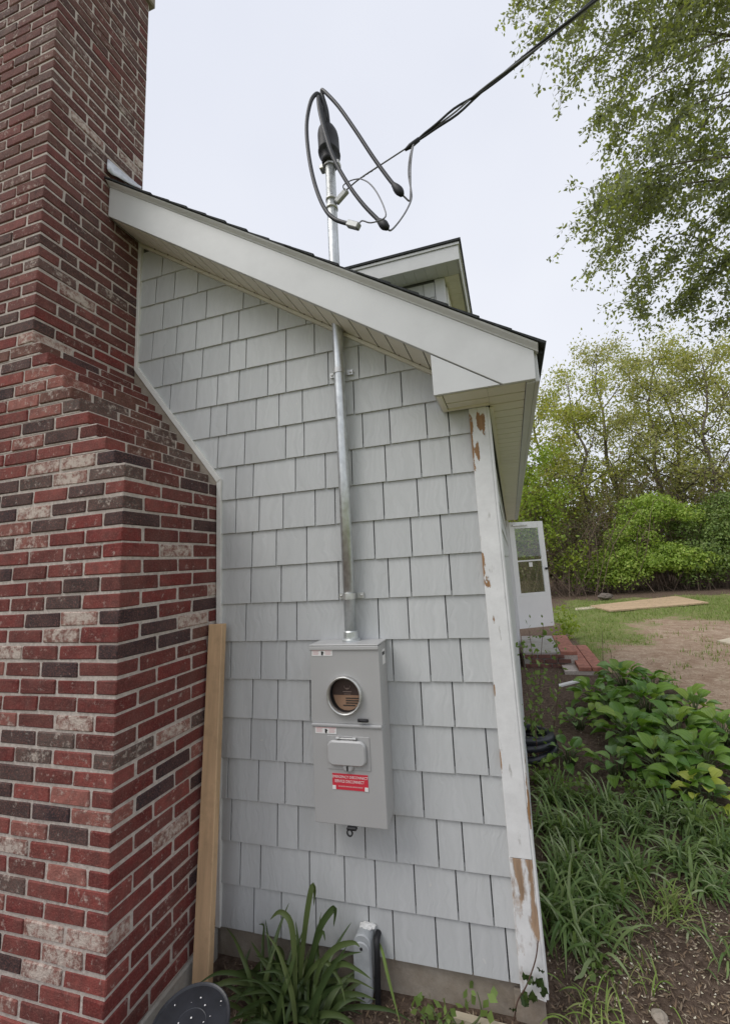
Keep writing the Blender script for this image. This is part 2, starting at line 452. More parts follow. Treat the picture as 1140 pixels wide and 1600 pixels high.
LF_HOSTA_Y = m_leaf('lime_hosta_leaf', [(0.42, 0.50, 0.07), (0.52, 0.57, 0.10)], 0.3, 0.4, obj=True, vein=True)
LF_LILY = m_leaf('daylily_blade', [(0.11, 0.19, 0.055), (0.17, 0.26, 0.075), (0.25, 0.35, 0.12), (0.42, 0.48, 0.28)], 0.35, 0.34)
LF_STRAP = m_leaf('strap_leaf', [(0.050, 0.080, 0.028), (0.078, 0.115, 0.038), (0.125, 0.16, 0.06)], 0.25, 0.38, obj=True, vein=False)
LF_WEED = m_leaf('weed_leaf', [(0.16, 0.25, 0.06), (0.22, 0.31, 0.085), (0.12, 0.19, 0.05)], 0.35)
LF_VINE = m_leaf('vine_leaf', [(0.03, 0.055, 0.015), (0.05, 0.08, 0.02)], 0.2, 0.4, obj=True)
LF_GRASS = m_leaf('grass_blade', [(0.17, 0.27, 0.05), (0.24, 0.34, 0.075), (0.33, 0.35, 0.14), (0.14, 0.21, 0.05)], 0.25, 0.6)
LF_DRY = m_leaf('dry_litter', [(0.20, 0.135, 0.085), (0.30, 0.22, 0.145), (0.12, 0.08, 0.055), (0.36, 0.29, 0.21), (0.09, 0.06, 0.045)], 0.1, 0.9)
PETAL = m_leaf('fallen_petal', [(0.80, 0.74, 0.56), (0.70, 0.62, 0.42), (0.82, 0.79, 0.68)], 0.2, 0.7)
BARK = simple('grey_bark', (0.15, 0.125, 0.105), 0.9, 0, 0.35, 25, 0.6)
TWIG = simple('brown_twig', (0.16, 0.115, 0.085), 0.9, 0, 0.35, 25)
STEM = simple('green_stem', (0.10, 0.13, 0.05), 0.6, 0, 0.25, 30)
STEMR = simple('brown_cane', (0.10, 0.055, 0.04), 0.7, 0, 0.3, 30)

# ------------------------------------------------------------------ ground
def fbm(x, y, s, o=4):
    return mnoise.fractal((x * s, y * s, 3.7), 1.0, 2.0, o)
def gz(x, y):
    z = -0.135
    z += 0.018 * fbm(x, y, 0.9, 3) + 0.006 * fbm(x + 9, y, 5.0, 2)
    if y > 14: z += 0.02 * (y - 14)
    if y < -0.8: z -= 0.0
    return z
def sstep(a, b, v):
    t = min(1, max(0, (v - a) / (b - a))); return t * t * (3 - 2 * t)
def gmask(x, y):
    """soil, bare tan dirt, grass"""
    w = 0.35 * fbm(x, y, 0.8, 4)
    # planting bed beside the house
    bed = 1 - sstep(-0.12, 0.12, (x - (1.55 + 0.05 * max(0, min(y, 5)))) + w * 0.5) if y < 5.0 else 1 - sstep(-0.2, 0.3, x - 0.9 + w)
    if x < 0.2: bed = 1
    # tan dirt track crossing the lawn
    cx = 2.2 + 0.42 * (y - 4.5)
    tr = 1 - sstep(0.5, 1.05, abs(x - cx) / (1.5 + 0.12 * max(0, y - 4)) + 0.9 * w)
    if y > 9.2: tr *= 1 - sstep(9.2, 11.0, y + 2 * w)
    tr = max(tr, (1 - sstep(15.0, 14.0, y)) * 0.55)
    leaf = sstep(14.2, 15.6, y + w * 3)
    edge = (1 - sstep(0.0, 1.2, x - 1.2 + w)) * sstep(11.5, 13, y)
    bed = max(bed, leaf, edge)
    return bed, tr * (1 - bed)
def build_ground():
    xs = np.concatenate([[-600, -200, -60, -20, -8], np.arange(-5, -2, 0.5), np.arange(-2, 8, 0.11), np.arange(8, 16, 0.5), [18, 24, 40, 90, 250, 600]])
    ys = np.concatenate([[-600, -200, -60, -20, -8, -5], np.arange(-3, 16, 0.11), np.arange(16, 32, 0.5), [36, 50, 90, 250, 600, 1200]])
    V = []; C = []
    for y in ys:
        for x in xs:
            near = (-5 < x < 16) and (-4 < y < 34)
            V.append((x, y, gz(x, y) if near else (-0.135 + (0.02 * (min(y, 40) - 14) if y > 14 else 0))))
            b, d = gmask(x, y) if near else ((1.0, 0.0) if y > 15 else (0.0, 0.3))
            C.extend((b, d, 0, 1))
    nx, ny = len(xs), len(ys)
    ii = np.arange(nx - 1)[None, :] + nx * np.arange(ny - 1)[:, None]
    F = np.stack([ii, ii + 1, ii + 1 + nx, ii + nx], -1).reshape(-1, 4)
    t = NT('ground_soil_and_lawn'); w = t.world()
    a = t.n('Attribute', attribute_name='gcol'); sp = t.n('SeparateColor'); t.l(a.outputs['Color'], sp.inputs[0])
    fine = t.noise(w, 28, 8, 0.75); mid = t.noise(w, 5, 5, 0.7); spk = t.noise(w, 90, 4, 0.7)
    soil = t.ramp(fine, [(0.28, (0.045, 0.030, 0.023)), (0.5, (0.135, 0.095, 0.07)), (0.74, (0.28, 0.21, 0.16))])
    soil = t.mix(t.ramp(spk, [(0.62, 0.0), (0.7, 0.7)]), soil, (0.30, 0.235, 0.175))
    dirt = t.ramp(fine, [(0.25, (0.20, 0.135, 0.09)), (0.5, (0.42, 0.315, 0.225)), (0.75, (0.66, 0.54, 0.42))])
    dirt = t.mix(t.ramp(mid, [(0.42, 0.0), (0.62, 0.75)]), dirt, (0.27, 0.175, 0.115))
    grass = t.ramp(fine, [(0.28, (0.09, 0.11, 0.035)), (0.5, (0.18, 0.22, 0.065)), (0.75, (0.32, 0.31, 0.14))])
    grass = t.mix(t.ramp(mid, [(0.5, 0.0), (0.72, 0.7)]), grass, (0.36, 0.28, 0.17))
    dm = t.ramp(t.math('ADD', sp.outputs['Green'], t.math('MULTIPLY', t.math('SUBTRACT', mid, 0.5), 1.9)), [(0.25, 0.0), (0.75, 1.0)])
    bm_ = t.ramp(t.math('ADD', sp.outputs['Red'], t.math('MULTIPLY', t.math('SUBTRACT', mid, 0.5), 0.7)), [(0.35, 0.0), (0.65, 1.0)])
    t.col(t.mix(bm_, t.mix(dm, grass, dirt), soil)); t.set('Roughness', 0.95); t.set('Specular IOR Level', 0.15)
    t.bump(t.math('ADD', fine, t.math('MULTIPLY', spk, 0.4)), 0.9, 0.025)
    o = np_ob('ground', V, F, t.m, None, True)
    ca = o.data.color_attributes.new('gcol', 'FLOAT_COLOR', 'POINT'); ca.data.foreach_set('color', C)
    tag(o, 'bare soil, mulch and patchy lawn around the house', 'ground', kind='structure')
build_ground()

# ------------------------------------------------------------------ house
E_ = 0.178                      # shingle exposure
house = thing('house', (-0.7, 0.0, -0.14), 'grey shingled house gable end with white trim and dark roof', 'house')
HL = 6.25                       # length of the house away from the camera
RP = 0.6735                     # roof pitch
XRIDGE = -2.6
def rake_z(x): return 2.468 + RP * (-0.24 - x)          # underside line of the rake soffit on the wall
ZE = 2.25                       # eave soffit
YB = -0.23                      # front face of the barge board
# sheathing behind the shingles, and the long side wall
wall = prism('gable_wall', [(-5.2, -0.004), (-0.012, -0.004), (-0.012, ZE + 0.06), (-0.24, rake_z(-0.24) + 0.04), (XRIDGE, rake_z(XRIDGE) + 0.04), (-4.96, rake_z(-0.24) + 0.04), (-5.2, ZE + 0.06)], 0.004, 0.12, SHEATH, house, w=0)
box('side_wall', -0.13, -0.013, 0.121, HL, -0.004, ZE + 0.05, SHEATH, house, 0)
box('foundation', -5.2, -0.008, 0.014, HL, -0.6, -0.005, CONC, house, 0.004)
pier = box('foundation_pier', -0.115, -0.004, 0.002, 0.0135, -0.6, -0.03, CONC, house, 0.004)
s_, t_ = 280 / 1140, 300 / 1140
J = {}
def jadd(k, o, sc, pts):
    for x, y in pts: J.setdefault(k, []).append(on(1, -0.008, o[0] + sc * x, o[1] + sc * y).x)
A_, B_, C_, D_, E1, G_, H_, I_ = (200, 380), (480, 480), (200, 640), (480, 740), (580, 1000), (580, 1290), (300, 900), (300, 1180)
jadd(1, A_, s_, [(220, 150)])
jadd(2, A_, s_, [(180, 310), (298, 280), (446, 250)])
jadd(3, A_, s_, [(225, 470), (348, 435), (500, 400), (735, 360), (845, 375)])
jadd(4, A_, s_, [(157, 660), (310, 625), (435, 590), (603, 555), (705, 530), (955, 480), (1135, 500)])
jadd(5, A_, s_, [(225, 820), (348, 790), (475, 765), (647, 730), (752, 700), (1005, 650)]); jadd(5, B_, s_, [(45, 200)])
jadd(6, A_, s_, [(270, 985), (438, 960), (570, 940), (707, 910), (890, 870), (1005, 850)]); jadd(6, B_, s_, [(133, 390), (327, 350), (498, 370)])
jadd(7, A_, s_, [(525, 1090), (630, 1080), (815, 1060), (960, 1040), (1108, 1010)]); jadd(7, B_, s_, [(295, 575), (598, 520)])
jadd(8, C_, s_, [(572, 280), (743, 250), (1003, 210), (1120, 190)]); jadd(8, B_, s_, [(352, 790), (525, 765), (757, 730), (900, 740)])
jadd(9, C_, s_, [(687, 470), (797, 455), (1065, 420)]); jadd(9, B_, s_, [(115, 1040), (283, 1020), (497, 1000), (720, 970), (910, 945)])
jadd(10, C_, s_, [(687, 690), (835, 665), (987, 650)]); jadd(10, D_, t_, [(47, 210), (165, 195), (452, 160), (655, 150), (830, 130)])
jadd(11, C_, s_, [(790, 890), (943, 880), (1137, 870)]); jadd(11, D_, t_, [(398, 400), (617, 380), (795, 365)])
jadd(12, H_, t_, [(350, 80), (530, 80), (683, 75), (872, 70)]); jadd(12, D_, t_, [(482, 620), (612, 610), (848, 600)])
jadd(13, H_, t_, [(320, 280), (508, 275), (622, 270), (1107, 260)]); jadd(13, D_, t_, [(600, 860), (825, 850)])
jadd(14, H_, t_, [(230, 500), (410, 500), (560, 495)]); jadd(14, D_, t_, [(505, 1060), (722, 1060), (910, 1060)])
jadd(15, H_, t_, [(360, 725), (510, 730), (703, 735)]); jadd(15, E1, t_, [(298, 370), (487, 380)])
jadd(16, H_, t_, [(350, 955), (502, 965), (657, 980)]); jadd(16, E1, t_, [(255, 630), (487, 645), (687, 660)])
jadd(17, I_, t_, [(213, 120), (395, 135), (552, 150)]); jadd(17, E1, t_, [(305, 900), (655, 930)])
jadd(18, I_, t_, [(233, 370), (507, 400), (630, 410), (850, 480), (1027, 500)]); jadd(18, G_, t_, [(145, 100), (395, 120), (545, 130)])
jadd(19, I_, t_, [(287, 630), (407, 650), (697, 690), (905, 720), (1088, 750)]); jadd(19, G_, t_, [(257, 360), (507, 400), (715, 430)])
jadd(20, I_, t_, [(367, 900), (530, 930), (735, 960), (1047, 950)]); jadd(20, G_, t_, [(130, 630), (385, 680), (590, 710), (805, 750)])
for k in (14, 15, 16, 17):
    J[k] += [-0.74 + 0.03 * (k % 3), -0.62 + 0.02 * (k % 2)]
for k in range(1, 21):
    zb = (20 - k) * E_ + random.uniform(-.0012, .0012)
    zt = zb + E_ * 1.12
    xs = sorted(J.get(k, []))
    # wall behind the chimney is sheathed too, no shingles there
    xs = [-1.985 if zt > 2.14 else -1.405] + [x for x in xs if -1.96 < x < -0.1] + [-0.07]
    xs2 = [xs[0]]
    for x in xs[1:]:
        if x - xs2[-1] > 0.035: xs2.append(x)
    for x0, x1 in zip(xs2[:-1], xs2[1:]):
        g = 0.0027
        dz = random.uniform(-.0012, .0012)
        poly = [(x0 + g, zb + dz), (x1 - g, zb + dz), (x1 - g, zt), (x0 + g, zt)]
        if zb > 2.06: poly = clip(poly, 1.0, 0.782, -1.41 + 0.782 * 2.067)
        elif zt > 2.14: poly = clip(poly, 1.0, 0.0, -1.47)
        poly = clip(poly, -RP, -1.0, -(2.468 + 0.012 + RP * -0.24))
        poly = clip(poly, 0.0, -1.0, -(ZE + 0.02)) if x0 > -0.21 else poly
        if len(poly) < 3: continue
        # butt end stands proud, top tucks under the course above
        def yf(z): return -0.0135 + 0.0105 * min(1, max(0, (z - zb) / (E_ * 1.12)))
        n = len(poly)
        V = [(x, yf(z), z) for x, z in poly] + [(x, 0.0035, z) for x, z in poly]
        F = [tuple(range(n)), tuple(range(2 * n - 1, n - 1, -1))] + [(i, (i + 1) % n, n + (i + 1) % n, n + i) for i in range(n)]
        V, F = bev(V, F, 0.0009)
        link(bpy.data.objects.new('shingle', me_new('shingle', V, F, SHINGLE)), wall)

# trim against the chimney
def strip(name, p, q, w0, y0, y1, mat, parent):
    p = Vector(p); q = Vector(q); d = (q - p).normalized(); nn = Vector((-d.y, d.x)) * w0 / 2
    return prism(name, [tuple(p + nn), tuple(p - nn), tuple(q - nn), tuple(q + nn)], y0, y1, mat, parent, w=0.002)
strip('trim_strip', (-1.403, 0.0), (-1.403, 2.075), 0.026, -0.022, 0.003, TRIMW, house)
strip('trim_strip', (-1.401, 2.064), (-1.977, 2.806), 0.028, -0.025, 0.002, TRIMW, house)
strip('trim_strip', (-1.981, 2.80), (-1.981, 3.66), 0.022, -0.022, 0.003, TRIMW, house)
# corner boards
prism('corner_board', [(-0.084, 0.43), (0.0, 0.43), (0.0, ZE - 0.004), (-0.078, ZE - 0.004)], -0.024, 0.003, PEEL, house, w=0.002)
prism('corner_board', [(-0.088, -0.02), (0.001, -0.035), (0.001, 0.428), (-0.085, 0.428)], -0.0225, 0.003, PEEL_LOW, house, w=0.002)
box('corner_board', -0.013, 0.012, 0.0035, 0.09, -0.03, ZE - 0.004, PEEL, house, 0.002)
box('corner_bead', 0.0, 0.010, -0.021, 0.0025, -0.028, ZE - 0.006, PEEL, house, 0.002)
sw = MB()
for k in range(13):
    yy = 0.095
    while yy < HL - 0.13:
        y2 = min(yy + random.uniform(0.12, 0.26), HL - 0.12)
        z0 = -0.02 + k * E_
        V, F = box_vf(-0.012, 0.0, yy, y2 - 0.004, z0, z0 + E_ * 1.04)
        V = [(x - (0.008 if z > z0 + 0.05 else 0.0) * (1 if x > -0.01 else 0), y, z) for x, y, z in V]
        sw.add(V, F); yy = y2
sw.build('side_siding', SHINGLE, house)
for y in (HL - 0.11,):
    box('corner_board', -0.013, 0.014, y, y + 0.1, -0.03, ZE - 0.004, DOORW, house, 0.002)

# barge board, mouldings, eave return
def bt(x): return 2.367 + 0.6722 * (0.206 - x)            # barge top line
def bb(x): return 2.25 + 0.6776 * (0.078 - x)             # barge bottom line
XB = -1.988
prism('barge_board', [(XB, bb(XB)), (0.078, ZE), (0.202, ZE), (0.207, bt(0.207)), (XB, bt(XB))], YB, YB + 0.02, VINYL, house, w=0.002)
prism('eave_return', [(-0.2, ZE + 0.002), (0.068, ZE + 0.002), (-0.2, bb(-0.2) - 0.005)], YB + 0.003, YB + 0.019, VINYL, house, w=0.001)
prism('return_end_panel', [(YB + 0.02, ZE + 0.001), (-0.018, ZE + 0.001), (-0.018, bb(-0.2) + 0.02), (YB + 0.02, bb(-0.2) + 0.02)], -0.2, -0.192, VINYL, house, 'yz', 0.001)
rm = []
for xx in (XB, 0.222):       # sloping crown profile along the rake
    rm += [(xx, YB + 0.019, bt(xx) + 0.0005), (xx, YB - 0.003, bt(xx) + 0.0005), (xx, YB - 0.006, bt(xx) + 0.006), (xx, YB - 0.022, bt(xx) + 0.020), (xx, YB - 0.026, bt(xx) + 0.027), (xx, YB + 0.019, bt(xx) + 0.027)]
F = [(0, 1, 2, 3, 4, 5), (11, 10, 9, 8, 7, 6)] + [(i, (i + 1) % 6, 6 + (i + 1) % 6, 6 + i) for i in range(6)]
ob('rake_moulding', *bev(rm, F, 0.0), VINYL, house)
# rake soffit panels under the overhang, running from wall to barge board
dx = 0.1 * 0.83
x = -1.975; i = 0
while x < -0.22:
    x1 = min(x + dx, -0.2)
    za, zb_ = rake_z(x) + 0.002, rake_z(x1 - 0.004) + 0.002
    V = [(x, YB + 0.021, za), (x1 - 0.005, YB + 0.021, zb_), (x1 - 0.005, -0.001, zb_), (x, -0.001, za)]
    V += [(a, b, c + 0.006) for a, b, c in V]
    F = [(0, 3, 2, 1), (4, 5, 6, 7), (0, 1, 5, 4), (1, 2, 6, 5), (2, 3, 7, 6), (3, 0, 4, 7)]
    ob('soffit_panel', *bev(V, F, 0.0012), SOFFIT, house)
    x = x1; i += 1
prism('soffit_backer', [(-1.985, rake_z(-1.985) + 0.012), (-0.19, rake_z(-0.19) + 0.012), (-0.19, rake_z(-0.19) + 0.03), (-1.985, rake_z(-1.985) + 0.03)], YB + 0.021, 0.003, SHEATH, house, w=0)
prism('soffit_channel', [(-1.975, rake_z(-1.975) - 0.022), (-0.2, rake_z(-0.2) - 0.022), (-0.2, rake_z(-0.2) - 0.001), (-1.975, rake_z(-1.975) - 0.001)], -0.026, -0.002, CHANNEL, house, w=0.002)
for k in range(17):
    xx = -1.85 + k * 0.098
    V, F = lathe_vf([(0.004, 0), (0.004, 0.002), (0.001, 0.004)], 6, 'z', (xx, -0.034, rake_z(xx) - 0.0035))
    ob('nail_head', V, F, TWIG, house)
# eave soffit
ys = YB + 0.022; k = 0
far = MB()
while ys < HL:
    y1 = ys + 0.098
    V, F = bev(*box_vf(0.016, 0.165, ys, y1 - 0.008, ZE, ZE + 0.006), 0.0015)
    if ys < -0.06:
        ob('soffit_panel', *bev(*box_vf(-0.165, 0.0155, ys, min(y1 - 0.008, -0.048), ZE, ZE + 0.006), 0.0015), SOFFIT, house)
    if k < 34: ob('soffit_panel', V, F, SOFFIT, house)
    else: far.add(V, F)
    ys = y1; k += 1
far.build('soffit_panels_far', SOFFIT, house)['kind'] = 'stuff'
box('soffit_backer', -0.19, 0.198, YB + 0.021, HL, ZE + 0.009, ZE + 0.03, SHEATH, house, 0)
box('soffit_channel', -0.192, -0.168, YB + 0.022, -0.027, ZE - 0.004, ZE + 0.008, SOFFIT, house, 0.002)
box('soffit_channel', -0.192, 0.0155, -0.046, -0.0255, ZE - 0.005, ZE + 0.0085, SOFFIT, house, 0.002)
box('soffit_channel', 0.167, 0.198, YB + 0.022, HL, ZE - 0.006, ZE + 0.008, VINYL, house, 0.002)
box('soffit_channel', 0.0125, 0.03, 0.003, HL, ZE - 0.012, ZE - 0.001, SOFFIT, house, 0.002)
box('fascia', 0.1985, 0.218, YB + 0.021, HL, ZE - 0.004, 2.375, VINYL, house, 0.003)
box('eave_end', 0.012, 0.198, HL + 0.001, HL + 0.02, ZE - 0.004, 2.4, VINYL, house, 0.002)

# roof: deck plus one strip of shingles for each course
def rt(x): return bt(x) + 0.029
roof = prism('roof', [(0.24, rt(0.24)), (XRIDGE, rt(XRIDGE)), (-5.44, rt(0.24)), (-5.44, rt(0.24) - 0.018), (XRIDGE, rt(XRIDGE) - 0.018), (0.24, rt(0.24) - 0.018)], YB + 0.0205, HL + 0.06, ASPHALT, house, w=0)
ct = 0.119
k = 0
for side in (1, -1):
    x = 0.247
    while x > XRIDGE + 0.02:
        x1 = max(x - ct * 1.25, XRIDGE)
        z0, z1 = rt(x) + 0.002, rt(x1) + 0.002
        jit = random.uniform(-0.006, 0.008)
        y0, y1 = YB - 0.032 + jit, HL + 0.07
        if x < -1.93 and side > 0: y0 = 0.012 if x > -3.2 else y0
        n = (0.56, 0.83)
        th = 0.0105
        X = (lambda v: v) if side > 0 else (lambda v: 2 * XRIDGE - v)
        a, b = (x, z0), (x1, z1)
        V = []
        for y in (y0, y1):
            V += [(X(a[0]), y, a[1]), (X(a[0] + n[0] * th), y, a[1] + n[1] * th), (X(b[0] + n[0] * 0.003), y, b[1] + n[1] * 0.003), (X(b[0]), y, b[1])]
        F = [(0, 1, 2, 3), (7, 6, 5, 4), (0, 4, 5, 1), (1, 5, 6, 2), (2, 6, 7, 3), (3, 7, 4, 0)]
        ob('roof_shingle', V, F, ASPHALT, roof)
        x -= ct
# dormer with a nearly flat roof, its side facing the camera
YD = 1.95
dz = on(1, YD, 718, 372)
ftop = on(1, YD, 714, 392).z; fbot = on(1, YD, 714, 405).z
xr = on(1, YD, 716, 392).x
dorm = box('dormer', -2.2, xr - 0.20, YD + 0.24, YD + 2.6, 2.7, fbot + 0.03, SHEATH, house, 0)
def dpart(name, x0, x1, y0, y1, z0, z1, mat, w=0.003): return box(name, x0, x1, y0, y1, z0, z1, mat, dorm, w)
dpart('dormer_roof', -2.3, xr + 0.03, YD - 0.025, YD + 2.8, dz.z - 0.035, dz.z - 0.005, ASPHALT, 0.004)
dpart('dormer_moulding', -2.28, xr + 0.012, YD - 0.012, YD + 2.78, dz.z - 0.066, dz.z - 0.036, VINYL)
dpart('dormer_fascia', -2.25, xr, YD, YD + 0.02, fbot, dz.z - 0.067, VINYL)
dpart('dormer_front_fascia', xr - 0.022, xr - 0.002, YD + 0.021, YD + 2.7, fbot, dz.z - 0.067, VINYL)
x = xr - 0.024
while x > -1.6:
    dpart('soffit_panel', x - 0.11, x, YD + 0.021, YD + 0.225, fbot + 0.006, fbot + 0.014, VINYL, 0.0015)
    x -= 0.112
y = YD + 0.23
while y < YD + 2.5:
    dpart('soffit_panel', xr - 0.185, xr - 0.03, y, y + 0.109, fbot + 0.006, fbot + 0.014, SOFFIT, 0.0015)
    y += 0.111
dpart('dormer_corner_board', xr - 0.29, xr - 0.188, YD + 0.222, YD + 0.239, 2.6, fbot + 0.004, VINYL)
dpart('dormer_corner_board', xr - 0.199, xr - 0.186, YD + 0.2395, YD + 0.33, 2.6, fbot + 0.004, VINYL)
dpart('window_frame', xr - 0.199, xr - 0.176, YD + 0.36, YD + 0.44, 3.0, fbot - 0.02, DOORW)
dpart('window_frame', xr - 0.199, xr - 0.176, YD + 1.3, YD + 1.38, 3.0, fbot - 0.02, DOORW)
dpart('window_frame', xr - 0.199, xr - 0.178, YD + 0.4405, YD + 1.2995, fbot - 0.1, fbot - 0.022, DOORW)
dpart('window_pane', xr - 0.199, xr - 0.192, YD + 0.4405, YD + 1.2995, 3.05, fbot - 0.101, GLASS, 0)
for k in range(9):
    z = fbot - 0.02 - (k + 1) * 0.17
    xx = -1.6
    while xx < xr - 0.3:
        x2 = min(xx + random.uniform(0.14, 0.25), xr - 0.292)
        dpart('shingle', xx, x2 - 0.004, YD + 0.226, YD + 0.2395, z, z + 0.165, SHINGLE, 0.001)
        xx = x2
# storm door standing open at the far end
door = box('storm_door', 0, 0.001, 0, 0.001, 0, 0.001, DOORW, house, 0)
bpy.data.objects.remove(door)
DA, DB_ = Vector((0.045, HL + 0.02, 0.275)), Vector((0.70, HL + 0.36, 0.30))
du = (DB_ - DA).xy.normalized(); DWID = 0.70; DH = 1.93
def dbox(name, u0, u1, v0, v1, d0, d1, mat, parent, w=0.003):
    V, F = bev(*box_vf(u0, u1, d0, d1, v0, v1), w)
    ang = math.atan2(du.y, du.x)
    V = [Vector((DA.x + v.x * math.cos(ang) - v.y * math.sin(ang), DA.y + v.x * math.sin(ang) + v.y * math.cos(ang), DA.z + v.z)) for v in V]
    return ob(name, V, F, mat, parent)
door = dbox('storm_door', 0, DWID, 0, 0.56, 0, 0.03, DOORW, house)
dbox('door_stile', 0, 0.105, 0.5605, DH, 0, 0.03, DOORW, door)
dbox('door_stile', DWID - 0.105, DWID, 0.5605, DH, 0, 0.03, DOORW, door)
dbox('door_rail', 0.1055, DWID - 0.1055, DH - 0.12, DH, 0.001, 0.029, DOORW, door)
dbox('door_rail', 0.1055, DWID - 0.1055, 0.5605, 0.62, 0.001, 0.029, DOORW, door)
dbox('meeting_rail', 0.1055, DWID - 0.1055, 1.19, 1.215, 0.004, 0.026, DOORW, door)
dbox('glass_pane', 0.1055, DWID - 0.1055, 0.6205, 1.1895, 0.012, 0.016, GLASS, door, 0)
dbox('glass_pane', 0.1055, DWID - 0.1055, 1.2155, DH - 0.1205, 0.012, 0.016, GLASS, door, 0)
dbox('price_sticker', 0.33, 0.40, 1.09, 1.17, 0.008, 0.0115, WHITE_L, door, 0)
dbox('door_closer', 0.06, 0.36, DH - 0.075, DH - 0.045, -0.03, -0.001, ZINC, door)
dbox('door_handle', DWID - 0.06, DWID - 0.015, 1.02, 1.06, -0.035, -0.001, BLACK, door)
box('door_frame', -0.02, 0.04, HL + 0.021, HL + 0.07, -0.03, 2.24, DOORW, house, 0.003)

# ------------------------------------------------------------------ chimney
chim = thing('chimney', (-2.2, -0.3, -0.14), 'tall weathered red brick chimney stepping in at the shoulder, left of the grey wall', 'chimney')
CH, CZ, CL, CG = 0.0642, 1.277, 0.197, 0.0108
YF = -0.569
XLEFT = -3.78
def xr_(j):
    if j <= 11: return -1.42
    if j >= 22: return -1.99
    return -1.42 - 0.0518 * (j - 11)
core = MB()
J0, J1 = -20, 65
core.add(*box_vf(XLEFT + 0.006, -1.4245, YF + 0.0045, -0.002, CZ + J0 * CH - 0.001, CZ + 12 * CH))
for j in range(12, 22):
    core.add(*box_vf(XLEFT + 0.006 + 0.05 * (j - 11), xr_(j) - 0.0045, YF + 0.0045, -0.002, CZ + j * CH - 0.0005, CZ + (j + 1) * CH - 0.003))
core.add(*box_vf(XLEFT + 0.58, -1.9945, YF + 0.0045, -0.002, CZ + 22 * CH - 0.001, CZ + (J1 + 1) * CH))
core.build('mortar_core', MORTAR, chim)
prism('mortar_fillet', [(-1.45, 2.03), (-1.412, 2.05), (-1.412, 2.06), (-1.99, 2.80), (-2.0, 2.80), (-2.0, 2.66)], -0.016, -0.0005, CONC, chim, w=0)
box('footing', -3.9, -1.412, YF - 0.006, 0.0, -0.6, CZ + J0 * CH - 0.002, CONC2, chim, 0.008)
box('crown', -3.24, -1.965, YF - 0.03, 0.03, CZ + (J1 + 1) * CH + 0.002, CZ + (J1 + 1) * CH + 0.09, CONC, chim, 0.01)
PAL = {'r': (0.195, 0.036, 0.032), 'R': (0.25, 0.060, 0.050), 'p': (0.33, 0.125, 0.10), 'b': (0.15, 0.070, 0.052), 'd': (0.070, 0.050, 0.047), 'k': (0.038, 0.030, 0.034),
       'w': (0.30, 0.15, 0.12), 'm': (0.155, 0.042, 0.036), 'g': (0.115, 0.09, 0.078)}
LIME = {'r': .12, 'R': .2, 'p': .42, 'b': .3, 'd': .15, 'k': 0.0, 'w': .9, 'm': .2, 'g': .4}
def pick(front, j):
    s = random.random()
    tab = 'rrrRRRRpppbddmmw' if front else 'rrrrrmmmmRRbddkg'
    if j > 30: tab = 'mmmbbbbdgRmmrb'
    return tab[int(s * len(tab))]
FRONT = {11: 'gwgd', 10: 'RdRdk', 9: 'gdwk', 8: 'brdp', 7: 'rrpd', 6: 'RmmR', 5: 'RRmk', 4: 'mdmr', 3: 'Rdmr', 2: 'dwkr', 1: 'rwmr', 0: 'brmw', -1: 'mkmp', -2: 'mrmr', -3: 'rmrR', -4: 'rwmp',
         -5: 'mgdr', -6: 'RRgr', -7: 'Rmdm', -8: 'mpRk', -9: 'pkdR', -10: 'ddpR', -11: 'RRwm', -12: 'Rpmr', -13: 'RRgm', -14: 'bRrp', -15: 'wwrm', -16: 'mwRk', -17: 'Rwkr', -18: 'rRmR', -19: 'rmpR', -20: 'mrRm',
         12: 'dwwR', 13: 'RRrr', 14: 'pdpRd', 15: 'RdmR', 16: 'gpRm', 17: 'bpRR', 18: 'ppkd', 19: 'pRRm', 20: 'pdRm', 21: 'bbmr', 22: 'wrmd', 23: 'ddmR', 24: 'RdmR', 25: 'Rrmb', 26: 'pmRm', 27: 'Rmrb', 28: 'RmRd', 29: 'Rgrm', 30: 'bgmr', 31: 'Rdmr', 32: 'bRmm', 33: 'mmdb', 34: 'gRmm', 35: 'mrRb'}
SIDE = {11: '.mkk', 10: 'Rmm', 9: '.Rmm', 8: 'kmk', 7: '.mmm', 6: 'rwm', 5: '.mmm', 4: 'mrr', 3: '.rmw', 2: 'krk', 1: '.kwr', 0: 'kkb', -1: '.rmr', -2: 'mrr', -3: '.mmr', -4: 'rmr', -5: '.rmm', -6: 'gwg', -7: '.mrm',
        -8: 'rkp', -9: '.kRr', -10: 'rRk', -11: '.mrr', -12: 'rwm', -13: '.rrm', -14: 'rmr', -15: '.rmr', -16: 'rmk', -17: '.rrm', -18: 'rmm', -19: '.rmm', -20: 'mrm',
        12: 'kmg', 13: '.bgb', 14: 'mbg', 15: '.mgb', 16: 'gbg', 17: '.gbg', 18: 'pbm', 19: '.mbm', 20: 'rmm', 21: '.kmm', 22: 'wmm', 23: '.mrk', 24: 'rmr', 25: '.drR', 26: 'mRm', 27: '.wmr', 28: 'gRr', 29: '.dgk', 30: 'dmk', 31: '.rmr', 32: 'rmm',
        39: '.mmm', 40: 'mmb', 41: '.gmm', 42: 'mgm', 43: '.wgm', 44: 'mmw', 45: '.mmw', 46: 'mbm'}
bricks = []      # (cx, cy, cz, lx, ly, code)
